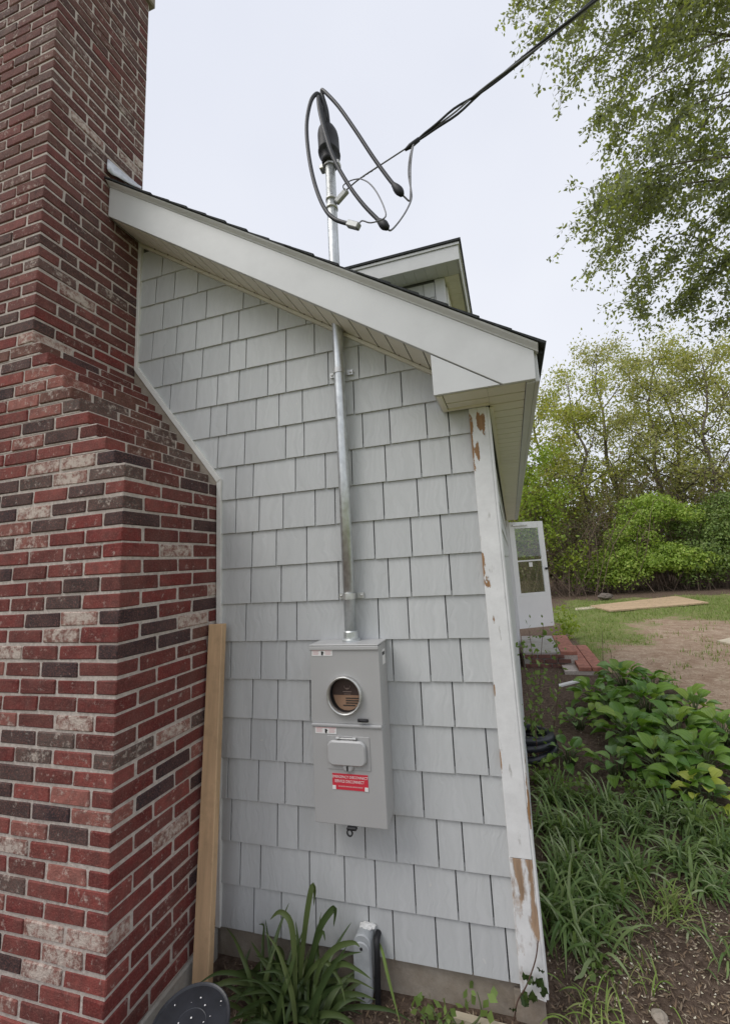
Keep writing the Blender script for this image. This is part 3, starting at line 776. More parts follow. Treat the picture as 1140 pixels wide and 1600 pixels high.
for j in range(J0, J1 + 1):
    zc = CZ + (j + 0.5) * CH
    x0 = xr_(j)
    xl = XLEFT + (0.05 * (j - 11) if 11 < j < 22 else (0.58 if j >= 22 else 0))
    hd = CL / 2 - CG * 0.5 + 0.003
    fcol = FRONT.get(j, ''); scol = SIDE.get(j, '')
    fi = 0; si = 0
    def fc():
        global fi
        fi += 1
        return fcol[fi - 1] if fi <= len(fcol) else pick(True, j)
    def sc_():
        global si
        si += 1
        return scol[si - 1] if si <= len(scol) else pick(False, j)
    if j % 2:           # corner stretcher lies along the front
        L = CL - CG; bricks.append((x0 - L / 2, YF + hd / 2, zc, L, hd, fc(), j)); si = 1
        x = x0 - CL; y = YF + hd + CG
    else:
        L = CL - CG; bricks.append((x0 - hd / 2, YF + L / 2, zc, hd, L, sc_(), j)); fi = 1
        x = x0 - hd - CG; y = YF + CL
    while x > xl + 0.05:
        L = min(CL - CG, x - xl); v = random.uniform(-.003, .003)
        bricks.append((x - L / 2, YF + hd / 2, zc, L + v, hd, fc(), j)); x -= CL
    while y < -0.02:
        L = min(CL - CG, -0.003 - y); v = random.uniform(-.003, .001)
        bricks.append((x0 - hd / 2, y + L / 2, zc, hd, L + v, sc_(), j)); y += CL
def area(b):
    P = [proj((b[0] + sx * b[3] / 2, b[1] - b[4] / 2 if sx < 1 else b[1] + sy * b[4] / 2, b[2] + sz * CH / 2)) for sx in (-1, 1) for sy in (-1, 1) for sz in (-1, 1)]
    us = [min(1140, max(0, p[0])) for p in P]; vs = [min(1600, max(0, p[1])) for p in P]
    return (max(us) - min(us)) * (max(vs) - min(vs))
order = sorted(range(len(bricks)), key=lambda i: -area(bricks[i]))
cache = {}
def brick_mesh(lx, ly, var):
    key = (round(lx, 2), round(ly, 2), var)
    if key not in cache:
        hz = CH / 2 - CG / 2
        V, F = box_vf(-0.5, 0.5, -0.5, 0.5, -0.5, 0.5)
        V = [((v[0] * key[0]) + random.uniform(-.002, .002), v[1] * key[1] + random.uniform(-.002, .002), v[2] * 2 * hz + random.uniform(-.0022, .0022)) for v in V]
        V, F = bev(V, F, 0.004)
        cache[key] = (V, F, me_new('brick', V, F, BRICK))
    return cache[key]
rest = MB(); restc = []
for n_, i in enumerate(order):
    cx, cy, cz, lx, ly, code, j = bricks[i]
    V, F, me = brick_mesh(lx, ly, random.randrange(6))
    c = PAL[code]; q = random.uniform(0.78, 1.2)
    if j > 24: c = tuple(0.55 * a_ + 0.45 * b_ for a_, b_ in zip(c, (0.135, 0.075, 0.066)))
    c = c; c = tuple(v * q for v in c) + (max(0, min(1, LIME[code] + random.uniform(-.12, .14))),)
    jx, jy, jz = random.uniform(-.0015, .0015), random.uniform(-.0015, .0015), random.uniform(-.001, .001)
    sx, sy = lx / round(lx, 2), ly / round(ly, 2)
    if n_ < 300:
        o = bpy.data.objects.new('brick', me); o.location = (cx + jx, cy + jy, cz + jz); o.scale = (sx, sy, random.uniform(0.94, 1.05)); o.color = c
        link(o, chim)
    else:
        rest.add([(v[0] * sx + cx + jx, v[1] * sy + cy + jy, v[2] + cz + jz) for v in V], F); restc.extend([c] * len(V))
ro = rest.build('brickwork', BRICK_A, chim); ro['kind'] = 'stuff'
ca = ro.data.color_attributes.new('bcol', 'FLOAT_COLOR', 'POINT'); ca.data.foreach_set('color', np.array(restc, np.float32).ravel())
# bent lead flashing where the roof meets the stack
up_ = [(169, 248), (176, 254), (184, 261), (192, 268), (200, 275), (208, 281), (216, 288), (222, 292)]
lo_ = [(168, 262), (170, 268), (176, 273), (184, 276), (192, 281), (201, 286), (211, 291), (222, 295)]
fl = []
for k in range(8):
    a_ = on(0, -1.978, *up_[k]); b_ = on(0, -1.962 + 0.004 * math.sin(k * 1.9), *lo_[k])
    fl += [a_, a_.lerp(b_, 0.5) + Vector((0.004 * math.sin(k * 2.3) - 0.003, 0, 0)), b_]
F = [(a * 3 + b, a * 3 + b + 1, a * 3 + b + 4, a * 3 + b + 3) for a in range(7) for b in range(2)]
fo = ob('flashing', fl, F, LEAD, chim, True)
md = fo.modifiers.new('solid', 'SOLIDIFY'); md.thickness = 0.003

GALVD = m_galv('dull_galvanised', (0.46, 0.47, 0.46), 0.45)
# ------------------------------------------------------------------ service mast, weatherhead, conductors
MX, MY = -0.683, -0.052
mast = thing('service_mast', (MX, MY, 1.24), 'galvanised conduit rising from the meter box through the eave to a black weatherhead', 'conduit')
ZT = on(1, MY, 516, 256).z
pr = 0.027
xtop = on(1, MY, 515.5, 256).x
tube('pipe', [(MX, MY, 1.235), (MX, MY, 2.0), (MX + 0.001, MY, 2.8), ((MX + xtop) / 2, MY, 3.2), (xtop, MY, ZT)], pr, GALV, mast, 24)
V, F = lathe_vf([(0.040, 0), (0.040, 0.012), (0.033, 0.018), (0.032, 0.045), (0.028, 0.05)], 24, 'z', (MX, MY, 1.243))
ob('hub_fitting', V, F, GALV, mast, False)
for zz, zn in ((on(1, -0.03, 540, 931).z, 0), (on(1, -0.03, 530, 584).z, 1)):
    st = MB()
    V, F = tube_vf([(MX, MY, zz - 0.013), (MX, MY, zz + 0.013)], pr + 0.003, 24); st.add(V, F)
    for sx in (-1, 1):
        st.add(*box_vf(MX + sx * 0.028 - (0.0 if sx > 0 else 0.032), MX + sx * 0.028 + (0.032 if sx > 0 else 0.0), -0.026, -0.018, zz - 0.012, zz + 0.012))
    so = st.build('pipe_strap', ZINC, mast)
    for sx in (-1, 1):
        V, F = lathe_vf([(0.006, 0), (0.006, 0.003), (0.002, 0.005)], 8, 'y', (MX + sx * 0.049, -0.0265, zz))
        ob('strap_screw', V, F, ZINC, so)
WX, WZ = xtop, ZT
prof = [(0.036, -0.012), (0.044, 0.0), (0.045, 0.012), (0.042, 0.020), (0.050, 0.045), (0.060, 0.055), (0.061, 0.062), (0.058, 0.068), (0.058, 0.12), (0.058, 0.165), (0.054, 0.19), (0.044, 0.212), (0.026, 0.228), (0.004, 0.233)]
V, F = lathe_vf(prof, 28, 'z', (0, 0, 0))
V = [(v[0] * 0.95 + WX - 0.10 * max(0, v[2]) * 0.2, v[1] * 1.15 + MY, v[2] + WZ) for v in V]
wh = ob('weatherhead', V, F, BLACK, mast, True)
cl = MB()
for sx in (-1, 1): cl.add(*bev(*box_vf(WX + sx * 0.044 - 0.012, WX + sx * 0.044 + 0.012, MY - 0.02, MY + 0.02, WZ - 0.03, WZ - 0.004), 0.004))
cl.add(*tube_vf([(WX, MY, WZ - 0.022), (WX, MY, WZ - 0.004)], 0.034, 20))
cl.build('clamp_collar', ZINC, mast)
def px(pts, y0, y1=None):
    y1 = y0 if y1 is None else y1
    n = len(pts) - 1
    return [on(1, y0 + (y1 - y0) * k / n, *p) for k, p in enumerate(pts)]
whz = (WX, MY - 0.03, WZ + 0.15)
exits = [(WX - 0.02, MY - 0.06, WZ + 0.19), (WX, MY - 0.065, WZ + 0.18), (WX + 0.02, MY - 0.06, WZ + 0.19)]
cond = [
    (px([(514, 205), (508, 175), (501, 152), (494, 147), (485, 160), (479, 195), (482, 240), (491, 285), (505, 322), (522, 342), (549, 351)], -0.10, -0.30), ZINC, 'silver'),
    (px([(511, 212), (505, 185), (499, 160), (497, 152), (499, 172), (507, 205), (520, 245), (542, 285), (566, 318), (590, 343), (599, 351)], -0.12, -0.24), BLACK, 'black'),
    (px([(518, 200), (511, 175), (504, 150), (503, 141), (511, 147), (530, 168), (556, 205), (583, 246), (607, 279), (622, 297)], -0.09, -0.16), BLACK, 'black')]
ends = []
for k, (pts, cm, nm) in enumerate(cond):
    pts[0] = Vector(exits[k]) - Vector((0, -0.02, 0.06))
    p = smooth_path(pts, 6)
    c = tube('conductor', p, 0.0098, CABLE, mast, 10)
    a = np.array(p[-1]); d = a - np.array(p[-4]); d /= np.linalg.norm(d)
    ends.append((a, d))
    if nm == 'black':
        path = [a - d * 0.05, a - d * 0.035, a - d * 0.02, a, a + d * 0.015, a + d * 0.03, a + d * 0.042]
        tube('connector', path, [0.012, 0.015, 0.019, 0.021, 0.020, 0.016, 0.008], BLACK, c, 8)
    else:
        V, F = bev(*box_vf(-0.035, 0.035, -0.014, 0.014, -0.014, 0.014), 0.004)
        rot = Vector(d).to_track_quat('X', 'Z').to_matrix()
        V = [rot @ v + Vector(a + d * 0.012) for v in V]
        ob('connector', V, F, GALVD, c)
# wedge bracket on the mast that takes the pull of the service drop
br = on(1, MY - 0.03, 534, 303)
bz = br.z
tube('bracket_band', [(xtop, MY, bz - 0.045), (xtop, MY, bz - 0.03)], pr + 0.004, ZINC, mast, 20)
tube('bracket_band', [(xtop, MY, bz + 0.005), (xtop, MY, bz + 0.02)], pr + 0.004, ZINC, mast, 20)
V, F = bev(*box_vf(-0.03, 0.055, -0.012, 0.012, -0.016, 0.016), 0.005)
rot = Matrix.Rotation(R_(-40), 3, 'Y')
ob('drop_bracket', [rot @ v + Vector((xtop + pr + 0.024, MY - 0.012, bz - 0.004)) for v in V], F, GALVD, mast)

drop = thing('service_drop_cable', tuple(on(1, -0.1, 645, 225)), 'twisted overhead service drop cable running up to the tree branches', 'cable')
anch = Vector((xtop + pr + 0.055, MY - 0.012, bz + 0.03))
spl = on(1, -0.12, 646, 224)
p930 = on(1, -0.15, 930, 0)
dirv = (p930 - spl)
mid1 = on(1, -0.11, 562, 279)
mess = smooth_path([anch, mid1, on(1, -0.115, 600, 254), spl], 5)
tube('messenger_wire', mess, 0.0038, WIRE, drop, 6)
# grip wrapped round the messenger
gp = [np.array(mid1 + (spl - mid1) * t) for t in np.linspace(0.0, 0.42, 40)]
gp = [p + 0.004 * np.array([math.cos(k * 0.9), math.sin(k * 0.9) * 0.6, math.sin(k * 0.9)]) for k, p in enumerate(gp)]
tube('messenger_grip', gp, 0.0032, WIRE, drop, 5)
ln = dirv.length; dn = dirv.normalized()
side = dn.cross(Vector((0, 1, 0))).normalized(); up2 = dn.cross(side)
for s in range(3):
    pts = []
    for k in range(120):
        t = k / 119 * 4.2
        base = spl + dirv * t + Vector((0, 0, 0.03 * t * (t - 1)))
        open_ = 0.0058
        a = 2 * math.pi * (t * ln / 0.95 + s / 3) + 0.6
        tap = min(1, t / 0.06)
        gap = math.exp(-((t - 0.25) / 0.09) ** 2) * (0.017, -0.012, -0.008)[s]
        pts.append(base + (side * math.cos(a) + up2 * math.sin(a)) * open_ * tap + side * gap)
    tube('strand', pts, 0.0054 if s < 2 else 0.0040, CABLE if s < 2 else WIRE, drop, 7)
V, F = tube_vf([spl - dn * 0.05, spl - dn * 0.02, spl + dn * 0.03], [0.006, 0.012, 0.010], 8)
ob('splice_clamp', V, F, BLACK, drop, True)
def jump(name, pts, r=0.0036): tube(name, smooth_path(pts, 5), r, WIRE, drop, 6)
e0, e1, e2 = ends
P = lambda x, y, yy=-0.14: on(1, yy, x, y)
jump('jumper_wire', [spl, P(640, 245), P(638, 272), P(642, 298), P(642, 312), P(634, 330, -.18), P(621, 349, -.2), P(610, 360, -.22), P(604, 356, -.235), Vector(e1[0] + e1[1] * 0.03)], 0.0042)
jump('jumper_wire', [spl, P(643, 240), P(641, 262), P(641, 290), P(640, 313), P(633, 309, -.15), Vector(e2[0] + e2[1] * 0.03)], 0.0042)
jump('jumper_wire', [mid1, P(575, 285, -.2), P(588, 300, -.22), P(600, 325, -.25), P(601, 340, -.27), P(580, 348, -.29), P(565, 345, -.29), Vector(e0[0] + e0[1] * 0.04)], 0.0034)
tube('messenger_tail', smooth_path([mid1, P(548, 282, -.1), P(536, 290, -.09), anch], 4), 0.003, WIRE, drop, 6)

# ------------------------------------------------------------------ meter box
BX0, BX1, BZ0, BZ1, BY = -0.845, -0.532, 0.545, 1.245, -0.132
mb = thing('meter_box', ((BX0 + BX1) / 2, 0, BZ0), 'grey steel electric meter and disconnect box on the shingled wall', 'meter box')
box('box_body', BX0 + 0.004, BX1 - 0.004, BY + 0.034, -0.014, BZ0 + 0.004, BZ1, BOXGREY, mb, 0.004, 2)
ZS = on(1, BY, 545, 1133).z
mcx = on(1, BY, 539, 1086); MCX, MCZ = mcx.x, mcx.z
MR = 0.070
# upper cover with its round opening
n = 48
bm = bmesh.new()
outer = []
cx0, cx1, cz0, cz1 = BX0, BX1, ZS + 0.006, BZ1 - 0.006
pts = []
for k in range(n):
    a = 2 * math.pi * k / n
    c, s = math.cos(a), math.sin(a)
    tx = ((cx1 - MCX) / c) if c > 1e-6 else ((cx0 - MCX) / c if c < -1e-6 else 1e9)
    tz = ((cz1 - MCZ) / s) if s > 1e-6 else ((cz0 - MCZ) / s if s < -1e-6 else 1e9)
    r = min(tx, tz); pts.append((MCX + c * r, MCZ + s * r))
corners = [(cx1, cz1), (cx0, cz1), (cx0, cz0), (cx1, cz0)]
ho = [(MCX + MR * math.cos(2 * math.pi * k / n), MCZ + MR * math.sin(2 * math.pi * k / n)) for k in range(n)]
V = [(x, BY, z) for x, z in pts] + [(x, BY, z) for x, z in ho] + [(x, BY + 0.02, z) for x, z in ho] + [(x, BY, z) for x, z in corners] + [(x, BY + 0.05, z) for x, z in corners]
F = [(k, (k + 1) % n, n + (k + 1) % n, n + k) for k in range(n)] + [(n + k, n + (k + 1) % n, 2 * n + (k + 1) % n, 2 * n + k) for k in range(n)]
def near(p): return min(range(n), key=lambda k: abs(math.atan2(p[1] - MCZ, p[0] - MCX) - math.atan2(pts[k][1] - MCZ, pts[k][0] - MCX)))
for ci, p in enumerate(corners):
    a = math.atan2(p[1] - MCZ, p[0] - MCX) % (2 * math.pi)
    k = int(a / (2 * math.pi) * n) % n
    F.append((k, 3 * n + ci, (k + 1) % n))
for ci in range(4):
    F.append((3 * n + ci, 3 * n + (ci + 1) % 4, 3 * n + 4 + (ci + 1) % 4, 3 * n + 4 + ci))
cov = ob('upper_cover', V, F, BOXGREY, mb)
bm = bmesh.new(); bm.from_mesh(cov.data); bmesh.ops.recalc_face_normals(bm, faces=bm.faces); bm.to_mesh(cov.data); bm.free()
box('top_flange', BX0 - 0.001, BX1 + 0.001, BY - 0.006, -0.014, BZ1 - 0.004, BZ1 + 0.003, BOXGREY2, mb, 0.002)
box('top_lip', BX0 - 0.001, BX1 + 0.001, BY - 0.0065, BY - 0.0005, BZ1 - 0.02, BZ1 - 0.0045, BOXGREY2, mb, 0.002)
V, F = lathe_vf([(MR - 0.001, 0.0), (MR - 0.001, 0.016), (MR + 0.004, 0.02), (MR + 0.007, 0.018), (MR + 0.009, 0.010), (MR + 0.009, -0.001)], 48, 'y', (MCX, BY - 0.0005, MCZ))
F = F[:-2]
ob('meter_ring', V, F, ZINC, mb, True)
V, F = lathe_vf([(MR + 0.002, 0), (MR + 0.002, 0.002)], 40, 'y', (MCX, BY + 0.024, MCZ))
ins = ob('meter_cover_card', V, F, CARDDK, mb)
# kraft lower half with black print bars, and the small emblem above
kp = [(MCX + MR * 1.0 * math.cos(a), MCZ + MR * 1.0 * math.sin(a)) for a in np.linspace(math.pi + 0.06, 2 * math.pi - 0.06, 24)]
prism('card_kraft_half', [(MCX + 0.006 + (x - MCX) * 0.955, z - 0.002) for x, z in kp], BY + 0.0195, BY + 0.0215, KRAFT, ins, w=0)
for k, (l0, l1) in enumerate([(-0.005, 0.055), (-0.005, 0.054), (-0.005, 0.047), (-0.018, 0.036)]):
    z = MCZ - 0.018 - k * 0.0095
    box('print_bar', MCX + l0, MCX + l1, BY + 0.0175, BY + 0.0192, z - 0.0018, z + 0.0018, BLACK_L, ins, 0)
em = MB()
for k in range(14):
    a0 = math.pi + 0.15 + k * (math.pi - 0.3) / 13
    r = 0.0125
    xx, zz = MCX + 0.002 + r * math.cos(a0), MCZ + 0.028 + 0.9 * r * math.sin(a0)
    h = 0.0022 + (0.003 if k in (0, 13) else 0) + (0.004 if 4 < k < 9 else 0)
    em.add(*box_vf(xx - 0.0009, xx + 0.0009, BY + 0.0185, BY + 0.0215, zz, zz + h))
em.build('card_emblem', CARDPR, ins)
box('card_line', MCX - 0.018, MCX + 0.022, BY + 0.0188, BY + 0.0215, MCZ + 0.0065, MCZ + 0.009, CARDPR, ins, 0)
box('card_line', MCX - 0.013, MCX + 0.017, BY + 0.0188, BY + 0.0215, MCZ - 0.0025, MCZ - 0.001, CARDPR, ins, 0)
V, F = lathe_vf([(MR - 0.003, 0), (MR - 0.003, 0.022)], 40, 'y', (MCX, BY + 0.022, MCZ))
ob('opening_liner', V, F[:-2], BLACK, mb, True)
# seam ledge and lower cover
box('seam_ledge', BX0 + 0.001, BX1 - 0.001, BY - 0.010, BY + 0.04, ZS - 0.006, ZS + 0.005, BOXGREY2, mb, 0.003, 2)
box('lower_cover', BX0 + 0.0005, BX1 - 0.0005, BY - 0.003, BY + 0.045, BZ0, ZS - 0.0065, BOXGREY, mb, 0.003, 2)
YL = BY - 0.003
lk = on(1, BY - 0.012, 567, 1127)
lt = MB()
lt.add(*bev(*box_vf(lk.x - 0.024, lk.x + 0.024, BY - 0.016, BY - 0.0095, lk.z - 0.004, lk.z + 0.010), 0.003))
lt.add(*tube_vf([(lk.x - 0.018, BY - 0.02, lk.z), (lk.x - 0.008, BY - 0.022, lk.z + 0.006), (lk.x + 0.02, BY - 0.02, lk.z + 0.004)], 0.003, 6))
lt.build('cover_latch', BLACK, mb)
# breaker flap
fc_ = on(1, YL, 543, 1175)
fw, fh, rr = 0.088, 0.050, 0.026
def rrect(cx, cz, w, h, r, n=6):
    P = []
    for sx, sz, a0 in ((1, 1, 0), (-1, 1, 90), (-1, -1, 180), (1, -1, 270)):
        for k in range(n + 1):
            a = R_(a0 + 90 * k / n); P.append((cx + sx * (w - r) + r * math.cos(a), cz + sz * (h - r) + r * math.sin(a)))
    return P
prism('flap_plate', rrect(fc_.x + 0.004, fc_.z - 0.003, fw + 0.006, fh + 0.014, 0.004), YL - 0.003, YL - 0.0004, BOXGREY, mb, w=0.001)
flap = prism('breaker_flap', rrect(fc_.x, fc_.z, fw - 0.004, fh - 0.002, rr), YL - 0.019, YL - 0.0035, BOXGREY2, mb, w=0.006)
hz = fc_.z + fh + 0.006
hg = MB()
hg.add(*tube_vf([(fc_.x - 0.04, YL - 0.012, hz), (fc_.x + 0.044, YL - 0.012, hz)], 0.0022, 6))
for sx in (-0.036, 0.036): hg.add(*tube_vf([(fc_.x + sx - 0.007, YL - 0.010, hz), (fc_.x + sx + 0.007, YL - 0.010, hz)], 0.0065, 8))
hg.build('flap_hinge', ZINC, flap)
V, F = lathe_vf([(0.024, 0), (0.024, 0.004), (0.018, 0.007)], 20, 'y', (fc_.x + 0.002, YL - 0.0045, fc_.z - fh + 0.0))
ob('flap_tab', V, F, BOXGREY2, flap)
box('flap_slot', fc_.x - 0.003, fc_.x + 0.004, YL - 0.0135, YL - 0.0118, fc_.z - fh - 0.018, fc_.z - fh + 0.002, BLACK_L, flap, 0.0005)
# labels
def text(name, s, x, y, z, size, mat, parent, sx=1.0):
    cu = bpy.data.curves.new(name, 'FONT'); cu.body = s; cu.size = size; cu.align_x = 'CENTER'; cu.align_y = 'CENTER'; cu.extrude = 0.0002
    tmp = bpy.data.objects.new(name + '_tmp', cu); COL.objects.link(tmp)
    bpy.context.view_layer.update()
    me = bpy.data.meshes.new_from_object(tmp.evaluated_get(bpy.context.evaluated_depsgraph_get()))
    bpy.data.objects.remove(tmp)
    me.materials.clear(); me.materials.append(mat)
    o = bpy.data.objects.new(name, me); o.rotation_euler = (R_(90), 0, 0); o.location = (x, y, z); o.scale = (sx, 1, 1)
    return link(o, parent)
lc = on(1, YL, 547, 1222)
lab = box('emergency_label', lc.x - 0.0775, lc.x + 0.0775, YL - 0.0018, YL - 0.0003, lc.z - 0.030, lc.z + 0.030, RED_L, mb, 0)
text('label_text', 'EMERGENCY DISCONNECT', lc.x, YL - 0.0022, lc.z + 0.018, 0.0135, WHITE_L, lab, 0.94)
text('label_text', 'SERVICE DISCONNECT', lc.x - 0.003, YL - 0.0022, lc.z + 0.0015, 0.0150, WHITE_L, lab, 0.84)
xx = lc.x - 0.052
while xx < lc.x + 0.05:              # a line of print too small to read
    wd_ = random.uniform(0.003, 0.009); box('label_print', xx, xx + wd_, YL - 0.0022, YL - 0.0019, lc.z - 0.0195, lc.z - 0.0150, PINK_L, lab, 0); xx += wd_ + 0.0016
for sx in (-1, 1): box('label_corner', lc.x + sx * 0.070 - 0.0075, lc.x + sx * 0.070 + 0.0075, YL - 0.0026, YL - 0.0019, lc.z - 0.030, lc.z - 0.015, WHITE_L, lab, 0)
def wlabel(px_, py_, y):
    c = on(1, y, px_, py_)
    l = box('warning_label', c.x - 0.048, c.x + 0.048, y - 0.0015, y - 0.0003, c.z - 0.0125, c.z + 0.0125, WHITE_L, mb, 0)
    V, F = lathe_vf([(0.0085, 0), (0.0085, 0.0008)], 3, 'y', (c.x + 0.001, y - 0.0016, c.z)); ob('label_symbol', V, F, BLACK_L, l)
    box('label_symbol', c.x - 0.002, c.x + 0.005, y - 0.0026, y - 0.0017, c.z - 0.010, c.z + 0.006, BLACK_L, l, 0)
    box('label_band', c.x - 0.0475, c.x + 0.0475, y - 0.0020, y - 0.0016, c.z + 0.0098, c.z + 0.0122, PINK_L, l, 0)
    for s in (-1, 1):
        for k in range(4):
            xx = c.x + s * 0.029
            box('label_line', xx - 0.014, xx + 0.014 - 0.003 * (k % 2), y - 0.0022, y - 0.0016, c.z + 0.0065 - k * 0.0045, c.z + 0.0077 - k * 0.0045, PINK_L, l, 0)
wlabel(503, 1020, BY); wlabel(509, 1141, YL)
sl = on(0, BX1, 599, 1026)
l = box('side_label', BX1 - 0.0036, BX1 - 0.0006, sl.y - 0.022, sl.y + 0.022, sl.z - 0.03, sl.z + 0.03, WHITE_L, mb, 0)
box('label_block', BX1 - 0.0008, BX1 + 0.0002, sl.y - 0.014, sl.y + 0.014, sl.z + 0.008, sl.z + 0.022, BLACK_L, l, 0)
# hasp under the box
hp = MB(); hc = on(1, BY, 549, 1285)
hp.add(*bev(*box_vf(hc.x - 0.018, hc.x + 0.024, BY - 0.014, BY + 0.004, BZ0 - 0.012, BZ0 - 0.0005), 0.003))
hp.add(*tube_vf([(hc.x - 0.006 + 0.011 * math.cos(a), BY - 0.008, BZ0 - 0.022 + 0.012 * math.sin(a)) for a in np.linspace(0, 2 * math.pi, 16)], 0.0032, 6))
hp.build('padlock_hasp', BLACK, mb)

# ------------------------------------------------------------------ grey conduit body low on the wall
lb = thing('conduit_body', (-0.7, -0.05, -0.135), 'grey plastic conduit body with screwed cover at the foot of the wall', 'conduit body')
lx = -0.690
prism('fitting_body', rrect(lx, -0.005, 0.036, 0.118, 0.034), -0.068, -0.0145, PVC, lb, w=0.004)
prism('fitting_cover', rrect(lx - 0.001, -0.012, 0.035, 0.104, 0.033), -0.076, -0.0685, PVC, lb, w=0.003)
for zz in (0.070, -0.094):
    V, F = lathe_vf([(0.0055, 0), (0.0055, 0.002), (0.003, 0.003)], 10, 'y', (lx, -0.0762, zz)); ob('cover_screw', V, F, BLACK_L, lb)
tube('conduit_stub', [(lx, -0.044, -0.11), (lx, -0.044, -0.22)], 0.025, PVC, lb, 16)
bm = bmesh.new(); bmesh.ops.create_icosphere(bm, subdivisions=3, radius=1)
for v in bm.verts:
    q = 1 + 0.35 * mnoise.noise(v.co * 2.3)
    v.co = Vector((lx + 0.010 + v.co.x * 0.032 * q, -0.022 + v.co.y * 0.016 * q, 0.112 + v.co.z * 0.010 * q))
me = bpy.data.meshes.new('sealant'); bm.to_mesh(me); bm.free(); me.materials.append(CAULK); link(bpy.data.objects.new('sealant_bead', me), lb)
tube('drain_hose', smooth_path([(lx + 0.052, -0.01, 0.085), (lx + 0.056, -0.045, 0.08), (lx + 0.058, -0.055, 0.03), (lx + 0.054, -0.052, -0.05), (lx + 0.05, -0.05, -0.15)], 4), 0.0125, BLACK, lb, 10)

# ------------------------------------------------------------------ leaning board, bucket
pl = thing('wooden_board', (-1.345, -0.195, -0.14), 'raw pine board leaning upright between chimney and wall', 'board')
pa, pb = Vector((-1.347, -0.190, -0.14)), Vector((-1.372, -0.065, 1.338))
dd = (pb - pa).normalized(); rx = Vector((1, 0, 0)); rx = (rx - dd * rx.dot(dd)).normalized(); ry = dd.cross(rx)
V = []
for p in (pa, pb):
    for a, b in ((-1, -1), (1, -1), (1, 1), (-1, 1)): V.append(p + rx * a * 0.039 + ry * b * 0.017)
F = [(0, 3, 2, 1), (4, 5, 6, 7), (0, 1, 5, 4), (1, 2, 6, 5), (2, 3, 7, 6), (3, 0, 4, 7)]
ob('plank', *bev(V, F, 0.003), LUMBER, pl)
bk = thing('bucket', (-1.115, -0.523, -0.135), 'black plastic bucket with a flat speckled lid beside the chimney foot', 'bucket')
nrm = Vector((0.17, -0.125, 1)).normalized(); q = nrm.to_track_quat('Z', 'Y').to_matrix()
cc = Vector((-1.115, -0.523, 0.134))
V, F = lathe_vf([(0.095, -0.27), (0.112, -0.02), (0.119, -0.018), (0.119, -0.012), (0.112, -0.012)], 40)
ob('bucket_body', [q @ Vector(v) + cc for v in V], F, BLACKP, bk, True)
V, F = lathe_vf([(0.122, -0.014), (0.1225, 0.0), (0.119, 0.003), (0.115, 0.001), (0.112, -0.002), (0.052, -0.002), (0.0505, -0.0008), (0.0485, -0.0008), (0.047, -0.002), (0.02, -0.002), (0.004, -0.002)], 48)
lid = ob('bucket_lid', [q @ Vector(v) + cc for v in V], F, BLACKP, bk)
sp = MB()
for k in range(20):
    a, r = random.uniform(0, 6.28), 0.11 * math.sqrt(random.random())
    if k < 9: a, r = [(1.2, .02), (0.9, .075), (0.5, .06), (-.4, .04), (-.6, .03), (1.9, .09), (.1, .1), (-.2, .06), (2.4, .04)][k]
    rr = random.uniform(0.0006, 0.0014) if k > 8 else random.uniform(0.0018, 0.0036)
    n_ = 7; el = random.uniform(.5, 1); th = random.uniform(0, 3.1)
    b = [q @ Vector((r * math.cos(a) + rr * (math.cos(t) * math.cos(th) - el * math.sin(t) * math.sin(th)), r * math.sin(a) + rr * (math.cos(t) * math.sin(th) + el * math.sin(t) * math.cos(th)), 0.0006)) + cc for t in np.linspace(0, 6.28, n_, endpoint=False)]
    sp.add(b, [tuple(range(n_))])
sp.build('paint_specks', WHITE_L, lid)['kind'] = 'stuff'

# ------------------------------------------------------------------ plants
def leaf_arr(P, size, width=0.45, droop=0.0, aim=None, aimw=0.0, nrm=None):
    """rhombic leaves: returns V, F; P (n,3), size (n,)"""
    n = len(P)
    d = RNG.normal(size=(n, 3)); d[:, 2] -= droop
    if aim is not None: d = d + aim * aimw
    d /= np.linalg.norm(d, axis=1)[:, None]
    if nrm is not None:                       # leaf blades face roughly outwards
        nn = nrm + RNG.normal(size=(n, 3)) * 0.45; nn /= np.linalg.norm(nn, axis=1)[:, None]
        d -= nn * (d * nn).sum(1)[:, None]; d /= np.linalg.norm(d, axis=1)[:, None]
        u = np.cross(nn, d)
    else: u = RNG.normal(size=(n, 3))
    u -= d * (u * d).sum(1)[:, None]; u /= np.linalg.norm(u, axis=1)[:, None]
    w = np.cross(d, u)
    L = size[:, None]
    a = P; b = P + d * L * 0.45 + u * L * width * 0.5 + w * L * 0.06; c = P + d * L; e = P + d * L * 0.45 - u * L * width * 0.5 + w * L * 0.06
    V = np.stack([a, b, c, e], 1).reshape(-1, 3)
    F = np.arange(4 * n).reshape(n, 4)
    return V, F
